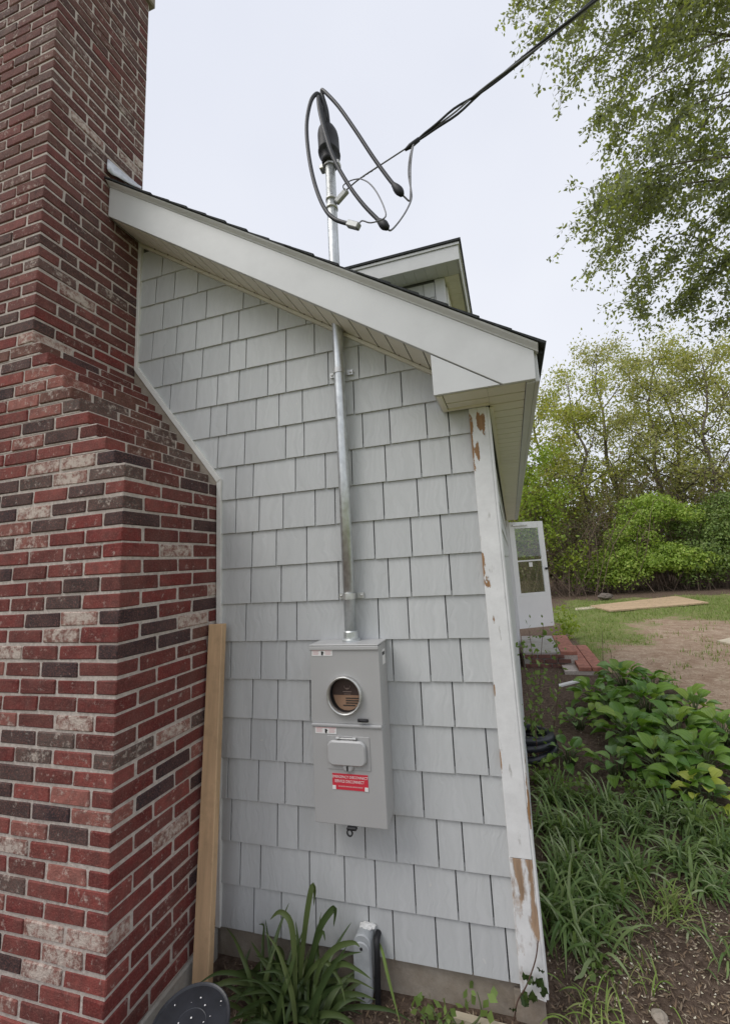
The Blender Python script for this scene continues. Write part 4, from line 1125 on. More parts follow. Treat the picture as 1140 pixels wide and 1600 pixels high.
def grow_tree(base, h, spread, seed, lean=(0, 0), nl=11, first=0.3, rise=0.55, r0=None, twigs=6, tipw=1.0):
    """trunk, limbs and twigs as tubes; returns tube mesh data and twig points for leaves"""
    rg = np.random.default_rng(seed)
    base = np.array(base, float)
    r0 = r0 or h * 0.012
    mb = MB(); pts = []
    n = 9
    tr = [base + np.array([lean[0] * t * h + 0.02 * h * rg.normal() * t, lean[1] * t * h + 0.02 * h * rg.normal() * t, h * t * 0.93]) for t in np.linspace(0, 1, n)]
    tr = smooth_path(tr, 3); m = len(tr)
    mb.add(*tube_vf(tr, [r0 * (1 - 0.88 * (k / (m - 1))) for k in range(m)], 7))
    for i in range(nl):
        t = first + (1 - first) * (i + rg.random() * 0.8) / nl
        p = tr[min(m - 1, int(t * (m - 1)))]
        a = i * 2.4 + rg.normal() * 0.5
        ln = spread * (1.0 - 0.55 * t) * rg.uniform(0.7, 1.2)
        dz = rise * rg.uniform(0.5, 1.4)
        dirv = np.array([math.cos(a), math.sin(a), dz]); dirv /= np.linalg.norm(dirv)
        br = [p]
        for k in range(1, 6):
            dirv = dirv + rg.normal(size=3) * 0.16 + np.array([0, 0, 0.03]); dirv /= np.linalg.norm(dirv)
            br.append(br[-1] + dirv * ln / 5)
        rb = r0 * (1 - 0.8 * t) * 0.5
        mb.add(*tube_vf(br, [rb * (1 - 0.85 * k / 5) + 0.004 for k in range(6)], 5))
        for k in range(twigs):
            s = rg.uniform(0.3, 1.0) * 4.99
            q = br[int(s)] + (br[int(s) + 1] - br[int(s)]) * (s - int(s))
            d2 = dirv * 0.6 + rg.normal(size=3) * 0.7; d2 /= np.linalg.norm(d2)
            l2 = ln * rg.uniform(0.2, 0.45)
            tw = [q, q + d2 * l2 * 0.5 + rg.normal(size=3) * 0.04 * ln, q + d2 * l2 + np.array([0, 0, -0.05 * l2])]
            mb.add(*tube_vf(tw, [rb * 0.35 + 0.003, rb * 0.25 + 0.002, 0.002 * tipw + 0.001], 4))
            for s2 in np.linspace(0.2, 1.0, 4):
                pts.append(tw[0] * (1 - s2) + tw[2] * s2)
    return mb, np.array(pts)
def tree(name, label, cat, base, h, spread, seed, nleaf, lsize, lmat, clus=0.5, bark=BARK, group=None, **kw):
    root = thing(name, base, label, cat, group)
    mb, pts = grow_tree(base, h, spread, seed, **kw)
    mb.build('trunk', bark, root, True)
    idx = RNG.integers(0, len(pts), nleaf)
    P = pts[idx] + RNG.normal(size=(nleaf, 3)) * clus * np.array([1, 1, 0.7])
    V, F = leaf_arr(P, RNG.uniform(0.6, 1.25, nleaf) * lsize, 0.55)
    o = np_ob('crown', V, F, lmat, root)
    return root
G3 = 'young woodland trees beyond the lawn'
def gp(px_, py_, y):      # ground point below a pixel column at distance y
    p = on(1, y, px_, py_); return (p.x, y, gz(p.x, y))
specs = [
 # px column, distance, height, spread, leaves, size, material, label
 (842, 19.0, 9.6, 3.0, 7000, 0.15, LF_SPRING, 'slim yellow-green spring tree nearest the house eave'),
 (885, 21.5, 11.8, 3.4, 7000, 0.15, LF_SPRING, 'pale budding tree just right of the eave, second from the house'),
 (935, 19.5, 10.6, 3.6, 7000, 0.15, LF_SPRING, 'yellow-green tree with forked trunk above the open door'),
 (985, 22.5, 13.2, 4.2, 7000, 0.15, LF_SPRING2, 'tallest pale tree with upright dark trunk behind the big green bush'),
 (1038, 20.5, 11.8, 3.8, 7000, 0.15, LF_SPRING2, 'thin-leaved tree with brownish haze of twigs above the bush'),
 (1085, 21.5, 12.0, 4.0, 7000, 0.15, LF_SPRING, 'green-gold tree with leaning trunk above the plywood sheet'),
 (1130, 19.5, 11.0, 4.2, 7000, 0.15, LF_SPRING2, 'pale arching tree at the right edge of the picture'),
 (1190, 21.0, 12.0, 4.2, 7000, 0.15, LF_SPRING, 'leafy yellow-green tree cut off by the right edge'),
]
for k, (pxx, yy, hh, sp_, nl_, ls, lm, lab_) in enumerate(specs):
    tree('woodland_tree', lab_, 'tree', gp(pxx, 900, yy), hh, sp_, 100 + k, nl_, ls, lm, 0.32, BARK, G3, lean=(random.uniform(-.08, .08), 0), nl=15, first=0.22, rise=0.7, twigs=8, r0=hh * 0.013)
# lime shrub-like young tree at the wood's edge next to the eave
tree('young_tree', 'bright lime-green young tree at the wood edge beside the eave', 'tree', gp(846, 900, 16.5), 6.2, 2.0, 301, 7000, 0.14, LF_LIME, 0.28, TWIG, None, nl=14, first=0.15, rise=0.8, twigs=8, r0=0.05)
tree('young_tree', 'dark leafy young tree directly behind the open storm door', 'tree', gp(868, 900, 17.5), 4.6, 2.2, 302, 3200, 0.13, LF_DARK, 0.3, TWIG, None, nl=14, first=0.1, rise=0.6, twigs=8, r0=0.045)
# leafless brush between the trunks
def brush(name, label, base, n, h, spread, seed, leaves):
    rg = np.random.default_rng(seed); root = thing(name, base, label, 'brush'); mb = MB(); pts = []
    for k in range(n):
        a = rg.uniform(0, 6.28); b = np.array(base) + np.array([rg.normal() * spread * 0.5, rg.normal() * 0.5, 0])
        tip = b + np.array([rg.normal() * spread * 0.5, rg.normal() * 0.5, h * rg.uniform(0.5, 1.1)])
        midp = (b + tip) / 2 + rg.normal(size=3) * 0.25
        p = smooth_path([b, midp, tip, tip + np.array([rg.normal() * 0.5, 0, -0.3 * rg.random()])], 3)
        mb.add(*tube_vf(p, [0.014 * (1 - 0.8 * i / (len(p) - 1)) + 0.002 for i in range(len(p))], 4)); pts += p[2:]
        for j in range(5):
            q = p[rg.integers(2, len(p))]; d = rg.normal(size=3) * 0.35; d[2] = abs(d[2])
            mb.add(*tube_vf([q, q + d * 0.5 + rg.normal(size=3) * .04, q + d], [0.006, 0.004, 0.002], 3)); pts += [q + d * .6, q + d]
    mb.build('stems', TWIG, root)
    pts = np.array(pts); ix = rg.integers(0, len(pts), leaves)
    V, F = leaf_arr(pts[ix] + rg.normal(size=(leaves, 3)) * 0.22, rg.uniform(.06, .13, leaves), .55)
    np_ob('foliage', V, F, LF_DARK, root)
brush('brush_thicket', 'brown leafless thicket between the open door and the green bush', gp(905, 900, 17.0), 60, 3.4, 2.4, 401, 900)
brush('brush_thicket', 'low dark thicket behind the open storm door', gp(850, 900, 16.0), 50, 2.6, 2.0, 402, 1300)
brush('brush_thicket', 'tall brown thicket rising behind the green bush', gp(985, 900, 19.3), 70, 4.6, 3.4, 403, 2600)
brush('brush_thicket', 'brown thicket behind the right end of the green bush', gp(1100, 900, 19.3), 70, 4.8, 3.4, 404, 2600)
# far wood behind, reads as one mass
n = 26000
X = RNG.uniform(-6, 26, n); Y = RNG.uniform(24.5, 31, n); Z = np.abs(RNG.normal(size=n)) * 2.6 + gz(6, 26) * 0
keep = Z < 7.5
P = np.stack([X, Y, Z + 0.1], 1)[keep]
V, F = leaf_arr(P, RNG.uniform(0.25, 0.6, len(P)), 0.6)
w_ = np_ob('distant_woodland', V, F, LF_DARK, None)
tag(w_, 'distant undergrowth of the wood seen between the trunks', 'woodland', kind='stuff')
# big green bush: mounds of leaves over arching stems
def bush(label, blobs, n, lsize, seed, mat=LF_BUSH):
    rg = np.random.default_rng(seed)
    c0 = blobs[0][0]; root = thing('green_bush', (c0[0], c0[1], gz(c0[0], c0[1])), label, 'bush'); mb = MB(); P = []
    NR = []
    wt = np.array([b[1] ** 2 for b in blobs]); wt = wt / wt.sum()
    for (c, r), q in zip(blobs, wt):
        c = np.array(c); m = int(n * q); ns = int(15 * r) + 5
        # many small mounds over the big one
        dirs = rg.normal(size=(ns, 3)); dirs[:, 2] = np.abs(dirs[:, 2]) * 0.9 - 0.25; dirs /= np.linalg.norm(dirs, axis=1)[:, None]
        d = dirs
        for dv in dirs:
            sr = rg.uniform(0.26, 0.5); sc0 = c + dv * r * rg.uniform(0.7, 1.0) * np.array([1.1, 1, .85]); mm = m // ns
            e = rg.normal(size=(mm, 3)); e[:, 2] += 0.35; e /= np.linalg.norm(e, axis=1)[:, None]
            pt = sc0 + e * (sr * (0.55 + 0.55 * rg.random(mm) ** 0.5))[:, None] * np.array([1.15, 1.0, 0.8])
            P.append(pt[pt[:, 2] > -0.12]); NR.append(e[pt[:, 2] > -0.12])
        for k in range(int(10 * r)):
            v = d[k]; tip = c + v * r * np.array([1, 1, .8]); b = np.array([c[0] + rg.normal() * .3, c[1] + rg.normal() * .3, -0.14])
            if tip[2] < 0.2: continue
            mb.add(*tube_vf(smooth_path([b, (b + tip) / 2 + np.array([0, 0, .3]), tip], 3), 0.012, 4))
    mb.build('stems', TWIG, root)
    P = np.concatenate(P)
    V, F = leaf_arr(P, rg.uniform(.6, 1.3, len(P)) * lsize, 0.6, 0, nrm=np.concatenate(NR))
    np_ob('foliage', V, F, mat, root)
def bl(px_, py_, y, r): p = on(1, y, px_, py_); return ((p.x, p.y, p.z), r)
bush('large bright green bush mounded behind the plywood sheet',
     [bl(1000, 885, 17.2, 1.15), bl(935, 900, 16.9, 0.62), bl(962, 880, 17.0, 0.85), bl(990, 845, 17.4, 0.9), bl(1015, 805, 17.6, 0.95), bl(1045, 820, 17.6, 1.15), bl(1045, 885, 17.0, 1.1), bl(915, 912, 16.7, 0.4), bl(1070, 880, 17.0, 0.9), bl(975, 905, 16.5, 0.6)], 30000, 0.105, 501)
bush('deeper green bush at the right edge behind the plywood sheet',
     [bl(1105, 835, 18.0, 1.2), bl(1135, 815, 18.2, 1.15), bl(1120, 875, 17.2, 1.1), bl(1085, 865, 17.6, 0.9), bl(1145, 880, 16.8, 1.0), bl(1180, 850, 17.4, 1.5), bl(1100, 900, 16.7, 0.6)], 26000, 0.105, 502, LF_BUSH2)

# overhanging tree at the upper right, its trunk off to the right of the view
def overhang():
    rg = np.random.default_rng(77)
    tb = np.array([8.2, 6.2, gz(8.2, 6.2)])
    root = thing('overhanging_tree', tuple(tb), 'leafy tree hanging over the yard from the upper right corner', 'tree')
    mb = MB(); P = []
    tr = smooth_path([tb, tb + [-.1, .1, 2.5], tb + [-.35, 0, 5], tb + [-.8, -.2, 8], tb + [-1.0, -.2, 11]], 4)
    mb.add(*tube_vf(tr, [0.26 * (1 - 0.7 * k / (len(tr) - 1)) for k in range(len(tr))], 9))
    # limb tips: pixel, depth
    tips = [(806, 8, 6.6), (818, 70, 6.4), (842, 20, 7.2), (866, 150, 6.4), (880, 60, 7.0), (905, 40, 6.2), (930, 120, 6.8), (925, 190, 6.2), (948, 235, 6.6), (965, 150, 7.2), (925, 318, 6.0), (955, 300, 6.6), (910, 380, 6.2), (945, 360, 6.8), (930, 425, 6.4),
            (960, 410, 7.0), (985, 455, 6.6), (1000, 490, 6.9), (1010, 250, 6.4), (1020, 60, 6.2), (1040, 160, 6.9), (1000, 350, 7.2), (1050, 330, 6.4), (1030, 430, 6.8), (1080, 60, 7.0), (1085, 240, 6.6), (1090, 400, 6.6), (1075, 480, 7.0),
            (1120, 130, 6.4), (1125, 320, 7.0), (1130, 460, 6.6), (970, 30, 6.5), (1150, 30, 6.8), (1160, 230, 6.8), (1165, 400, 6.8), (1045, 500, 7.3), (1110, 510, 7.0), (860, 5, 6.9), (1060, 0, 6.4), (1110, 5, 6.5), (985, 300, 6.2), (1110, 400, 6.2), (1000, 110, 6.6), (1150, 500, 7.2)]
    for k, (x, y, d) in enumerate(tips):
        tip = np.array(dep(x, y, d)); s = tr[int(np.clip((tip[2] + 1.0) / 11 * (len(tr) - 1), 4, len(tr) - 1))]
        v = tip - s; ln = np.linalg.norm(v)
        mid = s + v * 0.5 + np.array([0, 0, 0.24 * ln]) + rg.normal(size=3) * 0.3
        q3 = s + v * 0.82 + np.array([0, 0, 0.17 * ln]) + rg.normal(size=3) * 0.2
        br = smooth_path([s, mid, q3, tip], 6); m = len(br)
        mb.add(*tube_vf(br, [0.022 * (1 - k2 / (m - 1)) ** 1.2 + 0.003 for k2 in range(m)], 5))
        for j in range(36):
            t = rg.uniform(0.4, 1.0) ** 0.7
            q = br[int(t * (m - 1))]
            dd_ = rg.normal(size=3) * np.array([.6, .6, .45]) + v / ln * 0.45 + np.array([0, 0, -0.35]); dd_ /= np.linalg.norm(dd_)
            l2 = rg.uniform(0.2, 0.85) * (0.45 if t > 0.93 else 1)
            tw = smooth_path([q, q + dd_ * l2 * .5, q + dd_ * l2 + np.array([0, 0, -.12 * l2])], 3)
            mb.add(*tube_vf(tw, [0.0035, 0.003, 0.0028, 0.0024, 0.002, 0.0016, 0.0012], 3))
            nn = int(14 * l2 / .35) + 4
            tt = rg.random(nn)[:, None]
            P.append(tw[0] * (1 - tt) + tw[-1] * tt + rg.normal(size=(nn, 3)) * 0.05)
    mb.build('trunk', BARK, root, True)
    P = np.concatenate(P)
    V, F = leaf_arr(P, rg.uniform(.05, .09, len(P)), 0.55, 0.5)
    np_ob('crown', V, F, LF_OVER, root)
overhang()

# ------------------------------------------------------------------ bed planting
def leaf_mesh(name, L, W, mat, curl=0.35, fold=0.18, nx=6, ny=4, point=1.0):
    V = []
    for i in range(nx + 1):
        t = i / nx
        wd = W * (math.sin(math.pi * t ** 0.85) ** 0.62 * (1 - 0.12 * t)) if 0 < t < 1 else 0.004
        z = L * (0.10 * math.sin(t * 2.2) - curl * t * t)
        for j in range(ny + 1):
            s = j / ny * 2 - 1
            V.append((L * (t - 0.12 * curl * t * t), s * wd / 2, z + abs(s) * wd * fold + 0.006 * math.sin(t * 14 + j * 1.3) * abs(s)))
    F = [(i * (ny + 1) + j, (i + 1) * (ny + 1) + j, (i + 1) * (ny + 1) + j + 1, i * (ny + 1) + j + 1) for i in range(nx) for j in range(ny)]
    return me_new(name, V, F, mat, True)
HL_M = [leaf_mesh('leaf', 0.20, 0.16, LF_HOSTA, c, f) for c, f in ((0.30, 0.22), (0.45, 0.16), (0.2, 0.28), (0.55, 0.2))]
HY_M = [leaf_mesh('leaf', 0.17, 0.13, LF_HOSTA_Y, c, f) for c, f in ((0.30, 0.22), (0.45, 0.16))]
def hosta(label, x, y, n, s, seed, meshes=HL_M):
    rg = random.Random(seed); z = gz(x, y)
    root = thing('hosta', (x, y, z), label, 'hosta', 'hostas in the bed')
    st = MB()
    for k in range(n):
        ring = k / n
        a = k * 2.39996 + rg.uniform(-.3, .3)
        rad = s * (0.05 + 0.21 * math.sqrt(ring)) * rg.uniform(0.8, 1.15)
        hgt = s * (0.27 - 0.17 * ring) * rg.uniform(0.8, 1.2)
        p = Vector((math.cos(a) * rad, math.sin(a) * rad, hgt))
        o = bpy.data.objects.new('leaf', rg.choice(meshes))
        pitch = -(0.75 - 0.75 * ring) + rg.uniform(-.25, .25)
        o.matrix_local = Matrix.Translation(p) @ Matrix.Rotation(a + rg.uniform(-.4, .4), 4, 'Z') @ Matrix.Rotation(pitch, 4, 'Y') @ Matrix.Rotation(rg.uniform(-.35, .35), 4, 'X') @ Matrix.Scale(s * rg.uniform(0.75, 1.15), 4)
        link(o, root, True)
        st.add(*tube_vf([(0.02 * math.cos(a), 0.02 * math.sin(a), -0.02), tuple(p * 0.55 + Vector((0, 0, .03))), tuple(p)], [0.006, 0.005, 0.003], 4))
    st.build('stalks', STEM, root, True, True)
def gpix(x, y, z=-0.135):
    p = on(2, z, x, y); return p.x, p.y
hs = [(975, 1078, 16, 1.15, 'hosta clump closest to the brick steps'), (930, 1105, 14, 1.05, 'hosta left of the uppermost clump, near the brown canes'), (1010, 1120, 20, 1.2, 'broad hosta in the middle of the bed, back row'),
      (985, 1165, 18, 1.05, 'glossy hosta in the middle of the bed, front row'), (1060, 1165, 20, 1.1, 'hosta between the middle clumps and the bare dirt'), (1035, 1215, 17, 0.95, 'hosta at the front of the bed above the strappy clumps'),
      (1100, 1210, 18, 1.0, 'hosta at the right edge below the bare dirt'), (890, 1195, 9, 0.75, 'small hosta standing alone beside the white corner board'), (965, 1215, 10, 0.75, 'small hosta with narrow leaves left of the front clump'), (905, 1140, 8, 0.7, 'tiny hosta between the coiled pipe and the big clumps'),
      (1085, 1125, 14, 1.0, 'hosta touching the bare dirt at the right end of the back row'), (955, 1125, 14, 1.0, 'hosta squeezed between the two left clumps of the back row'), (1130, 1165, 16, 1.0, 'hosta cut by the right edge of the picture, beside the bare dirt'), (1020, 1085, 12, 1.0, 'hosta right of the clump closest to the brick steps'), (1075, 1250, 12, 0.85, 'low hosta just left of the yellow lime hosta')]
for k, (x, y, n, s, l_) in enumerate(hs):
    gx, gy = gpix(x, y); hosta(l_, gx, gy, int(n * 1.9), s * 0.74, 600 + k)
gx, gy = gpix(1105, 1262); hosta('yellow lime hosta at the right edge', gx, gy, 11, 0.62, 640, HY_M)

def blades(root, x, y, n, L, W, seed, mat, arch=1.0, name='blades'):
    rg = np.random.default_rng(seed); V = []; F = []
    for k in range(n):
        a = rg.uniform(0, 6.28); l = L * rg.uniform(.55, 1.1); w = W * rg.uniform(.7, 1.2)
        el = rg.uniform(0.75, 1.45); b0 = np.array([rg.normal() * .05, rg.normal() * .05, -0.01])
        d = np.array([math.cos(a) * math.cos(el), math.sin(a) * math.cos(el), math.sin(el)])
        sd = np.array([-math.sin(a), math.cos(a), 0]); p = b0.copy(); m = 8; bi = len(V); tw = rg.normal() * .35
        g = arch * rg.uniform(.16, .42)
        for i in range(m + 1):
            t = i / m; ww = w * (1 - t ** 3) * (0.7 + 0.3 * math.sin(t * 3.1)) + 0.0006
            s2 = sd * math.cos(tw * t) + np.array([0, 0, 1]) * math.sin(tw * t)
            V.append(p - s2 * ww / 2); V.append(p + s2 * ww / 2)
            p = p + d * l / m; d = d + np.array([0, 0, -g]) + sd * tw * .05; d /= np.linalg.norm(d)
            if p[2] < 0.004: p[2] = 0.004 + 0.01 * rg.random()
        F += [(bi + 2 * i, bi + 2 * i + 1, bi + 2 * i + 3, bi + 2 * i + 2) for i in range(m)]
    o = np_ob(name, np.array(V), np.array(F), mat, root, True, True); o['kind'] = 'stuff'
    return o
lil = [(875, 1300, 70, .34, 'daylily clump against the corner board just above its stained foot'), (862, 1250, 55, .32, 'daylily clump beside the corner board, highest of the row along it'), (890, 1370, 80, .36, 'large arching daylily clump beside the stained foot of the corner board'),
       (868, 1440, 70, .36, 'daylily clump lowest of the row along the corner board'), (930, 1320, 70, .32, 'daylily clump second in from the corner board, mid bed'), (945, 1265, 60, .30, 'dark daylily clump under the small narrow-leaved hosta'),
       (935, 1410, 70, .33, 'daylily clump second in from the corner board, front of bed'), (990, 1300, 65, .30, 'daylily clump in the middle of the front planting'), (1035, 1275, 70, .30, 'daylily clump just below the front hosta'), (1085, 1300, 70, .30, 'curly daylily clump left of the lime hosta'),
       (1130, 1340, 60, .30, 'daylily clump at the right edge under the lime hosta'), (1060, 1350, 60, .28, 'daylily clump above the pale grassy tuft'), (985, 1370, 50, .27, 'daylily clump left of the pale grassy tuft'), (1110, 1390, 40, .25, 'daylily clump right of the pale grassy tuft'), (915, 1470, 45, .30, 'daylily clump nearest the bare petal-strewn soil')]
for k, (x, y, n, L, l_) in enumerate(lil):
    gx, gy = gpix(x, y); gx = max(gx, 0.07)
    r_ = thing('daylily', (gx, gy, gz(gx, gy)), l_, 'daylily', 'daylily clumps in the bed')
    blades(r_, gx, gy, n + 40, L * 0.85, 0.0135, 700 + k, LF_LILY, 1.25)
for k, (x, y, n, L, W, m_, l_) in enumerate([(1040, 1425, 60, .20, .007, LF_GRASS, 'pale green grassy tuft standing on the bare soil'), (965, 1475, 26, .14, .006, LF_LILY, 'small sparse tuft left of the pale grassy tuft'),
        (1128, 1490, 26, .17, .008, LF_LILY, 'flattened tuft at the lower right edge'), (1010, 1530, 22, .10, .005, LF_GRASS, 'tiny tuft low on the petal-strewn soil'), (925, 1580, 40, .16, .006, LF_GRASS, 'grassy weed clump at the bottom edge beside the foundation corner')]):
    gx, gy = gpix(x, y); r_ = thing('grass_tuft', (gx, gy, gz(gx, gy)), l_, 'grass tuft', 'grass tufts on the soil'); blades(r_, gx, gy, n, L, W, 800 + k, m_)

# strap-leaved plant in front of the wall: every leaf its own piece
sx, sy = on(1, -0.16, 462, 1560).x, -0.16
szz = gz(sx, sy)
strapr = thing('strap_leaved_plant', (sx, sy, szz), 'dark strap-leaved plant growing against the shingled wall left of the conduit body', 'plant')
def ribbon(pts, w, fold=0.25):
    P = smooth_path(pts, 4); m = len(P); V = []
    for i, p in enumerate(P):
        t = i / (m - 1); T = P[min(m - 1, i + 1)] - P[max(0, i - 1)]; T /= np.linalg.norm(T)
        side_ = np.cross(T, [0, -1, 0.25]); nl = np.linalg.norm(side_); side_ = side_ / nl if nl > 1e-3 else np.array([1., 0, 0])
        nn = np.cross(side_, T); ww = w * (0.55 + 0.6 * math.sin(min(1, t * 1.15) * 2.6)) * (1 - t ** 4) + 0.001
        for s in (-1, 0, 1): V.append(p + side_ * s * ww / 2 + nn * (abs(s) * ww * fold))
    F = []
    for i in range(m - 1):
        for s in range(2): F.append((i * 3 + s, i * 3 + s + 1, i * 3 + s + 4, i * 3 + s + 3))
    return V, F
rg = random.Random(5)
def strapleaf(pts, w):
    V, F = ribbon(pts, w); ob('leaf', V, F, LF_STRAP, strapr, True)
def W_(x, y, yy): return on(1, yy, x, y)
b0 = (455, 1575)
shapes = [[(468, 1560), (472, 1500), (480, 1430), (488, 1385), (492, 1392), (490, 1415)], [(480, 1565), (488, 1500), (500, 1450), (520, 1420), (524, 1425), (521, 1448)], [(462, 1560), (461, 1490), (455, 1440), (438, 1424), (422, 1437)],
          [(470, 1570), (470, 1520), (466, 1470), (462, 1440)], [(486, 1570), (500, 1510), (525, 1480), (552, 1472), (562, 1480)], [(490, 1570), (510, 1520), (535, 1505), (560, 1515), (580, 1530)], [(450, 1570), (440, 1520), (420, 1500), (395, 1520), (372, 1560)],
          [(445, 1575), (430, 1530), (405, 1490), (392, 1470)], [(440, 1580), (415, 1550), (390, 1545), (366, 1570)], [(470, 1580), (478, 1530), (505, 1500), (530, 1530), (540, 1570)], [(455, 1580), (445, 1530), (432, 1490), (430, 1465)], [(480, 1580), (480, 1530), (492, 1480), (504, 1455), (508, 1470)],
          [(430, 1590), (400, 1560), (385, 1510), (392, 1480)], [(500, 1590), (520, 1550), (540, 1540), (556, 1570)]]
for sh in shapes:
    y0, y1 = rg.uniform(-.20, -.12), rg.uniform(-.26, -.06)
    n_ = len(sh) - 1
    strapleaf([W_(x, y, y0 + (y1 - y0) * i / n_) for i, (x, y) in enumerate(sh)], rg.uniform(.013, .023))
for k in range(120):
    a = rg.uniform(0, 6.28); l = rg.uniform(.16, .40); e = rg.uniform(.45, 1.35)
    p = Vector((sx + rg.uniform(-.15, .13), sy + rg.uniform(-.10, .05), szz - .01)); d = Vector((math.cos(a) * math.cos(e), math.sin(a) * math.cos(e) * .8, math.sin(e))); pts = [p]
    for i in range(5):
        p = p + d * l / 5; d = (d + Vector((rg.uniform(-.12, .12), rg.uniform(-.08, .08), -.36 * rg.uniform(.4, 1.5)))).normalized()
        if p.y > -0.03: p.y = -0.03
        if p.z < szz: p.z = szz + .005
        pts.append(p.copy())
    strapleaf(pts, rg.uniform(.011, .021))
# bent pale stalk right of the conduit body
stk = thing('bent_stalk', tuple(on(1, -0.05, 625, 1595)), 'single bent pale green stalk right of the conduit body', 'stalk')
V, F = ribbon([W_(588, 1466, -.03), W_(597, 1485, -.05), W_(605, 1520, -.08), W_(615, 1560, -.10), W_(625, 1600, -.12)], 0.011); ob('leaf', V, F, LF_WEED, stk, True)

def leafy(name, label, cat, base, canes, leafn, lsize, mat, stemmat, seed, big=None):
    rg = np.random.default_rng(seed); root = thing(name, base, label, cat); mb = MB(); pts = []
    for c in canes:
        p = smooth_path(c, 4); mb.add(*tube_vf(p, [0.0045 * (1 - .6 * i / (len(p) - 1)) for i in range(len(p))], 5)); pts += p[len(p) // 4:]
    mb.build('stems', stemmat, root, True)
    pts = np.array(pts); ix = rg.integers(0, len(pts), leafn)
    V, F = leaf_arr(pts[ix] + rg.normal(size=(leafn, 3)) * lsize * .8, rg.uniform(.6, 1.3, leafn) * lsize, .7)
    np_ob('foliage', V, F, mat, root)
def cane(x0, y0, x1, y1, yy, dy=0.0, bend=0.04):
    a = on(1, yy, x0, y0); b = on(1, yy + dy, x1, y1); a.z = gz(a.x, a.y) - .02
    return [a, a.lerp(b, .5) + Vector((bend, 0, 0)), b]
leafy('rose_cane_shrub', 'thin brown-caned shrub with small leaves beside the corner board', 'shrub', (0.2, 2.3, -0.14),
      [cane(828, 1190, 812, 1010, 2.1), cane(836, 1200, 826, 985, 2.2), cane(850, 1190, 848, 975, 2.3, 0, -.03), cane(858, 1180, 868, 1000, 2.3), cane(842, 1200, 836, 1060, 2.0, 0, -.02)], 260, 0.045, LF_WEED, STEMR, 900)
leafy('leafy_weed', 'leafy bright green weed low in front of the foundation corner', 'weed', (0.2, 0.3, -0.14), [cane(930, 1590, 925, 1525, .25), cane(940, 1590, 950, 1530, .27), cane(920, 1590, 908, 1535, .25)], 120, 0.03, LF_WEED, STEM, 901)
leafy('leafy_weed', 'bright green leafy plant below the open storm door', 'weed', (0.7, 7.4, -0.14), [cane(872, 985, 868, 955, 7.5), cane(878, 985, 880, 950, 7.5), cane(884, 985, 892, 962, 7.5)], 240, 0.075, LF_LIME, STEM, 902)
leafy('garden_stake_stem', 'tall bare brown stem rising behind the uppermost hosta', 'stem', (1.1, 4.5, -0.14), [cane(941, 1060, 940, 985, 4.4, 0, .0), cane(955, 1060, 953, 1015, 4.4, 0, .01)], 6, 0.03, LF_DARK, STEMR, 903)
leafy('low_weed', 'wilted broad-leaved weed on the soil under the meter box', 'weed', (-0.5, -0.1, -0.14), [cane(655, 1600, 650, 1575, -.10), cane(690, 1600, 700, 1580, -.10), cane(720, 1590, 745, 1550, -.06), cane(670, 1600, 672, 1572, -.12)], 70, 0.035, LF_WEED, STEM, 904)
for k, (x, y, yy_, l_) in enumerate([(850, 1225, 1.75, 'small leafy weed in the soil between the coiled pipe and the daylilies'), (1000, 1255, 1.7, 'leafy weed between the front hostas and the daylilies'), (905, 1255, 1.7, 'leafy weed just below the small lone hosta'), (1120, 1310, 1.25, 'leafy weed under the right edge hostas')]):
    c_ = gpix(x, y)
    def cn(dx_, h_): return [Vector((c_[0], c_[1], gz(*c_) - .01)), Vector((c_[0] + dx_ * .6, c_[1], gz(*c_) + h_ * .6)), Vector((c_[0] + dx_, c_[1], gz(*c_) + h_))]
    leafy('leafy_weed', l_, 'weed', (c_[0], c_[1], gz(*c_)), [cn(-.09, .1), cn(.02, .14), cn(.1, .1), cn(-.03, .07)], 130, 0.04, LF_WEED, STEM, 910 + k)
vine = thing('vine', tuple(on(1, -.03, 800, 1590)), 'dark-leaved vine climbing the foot of the corner board', 'vine')
tube('stem', smooth_path([W_(803, 1595, -.03), W_(808, 1565, -.04), W_(822, 1540, -.045), W_(836, 1500, -.04), W_(840, 1470, -.036)], 4), 0.0025, STEMR, vine, 5)
VM = leaf_mesh('leaf', 0.036, 0.03, LF_VINE, .2, .12)
for k, (x, y) in enumerate([(816, 1520), (823, 1535), (836, 1538), (846, 1528), (850, 1518), (830, 1548), (812, 1556), (822, 1566), (846, 1540), (806, 1575)]):
    o = bpy.data.objects.new('leaf', VM); o.matrix_local = Matrix.Translation(W_(x, y, -.045)) @ Matrix.Rotation(random.uniform(0, 6.28), 4, 'Y') @ Matrix.Rotation(R_(70) + random.uniform(-.5, .5), 4, 'X') @ Matrix.Scale(random.uniform(.7, 1.2), 4)
    link(o, vine)

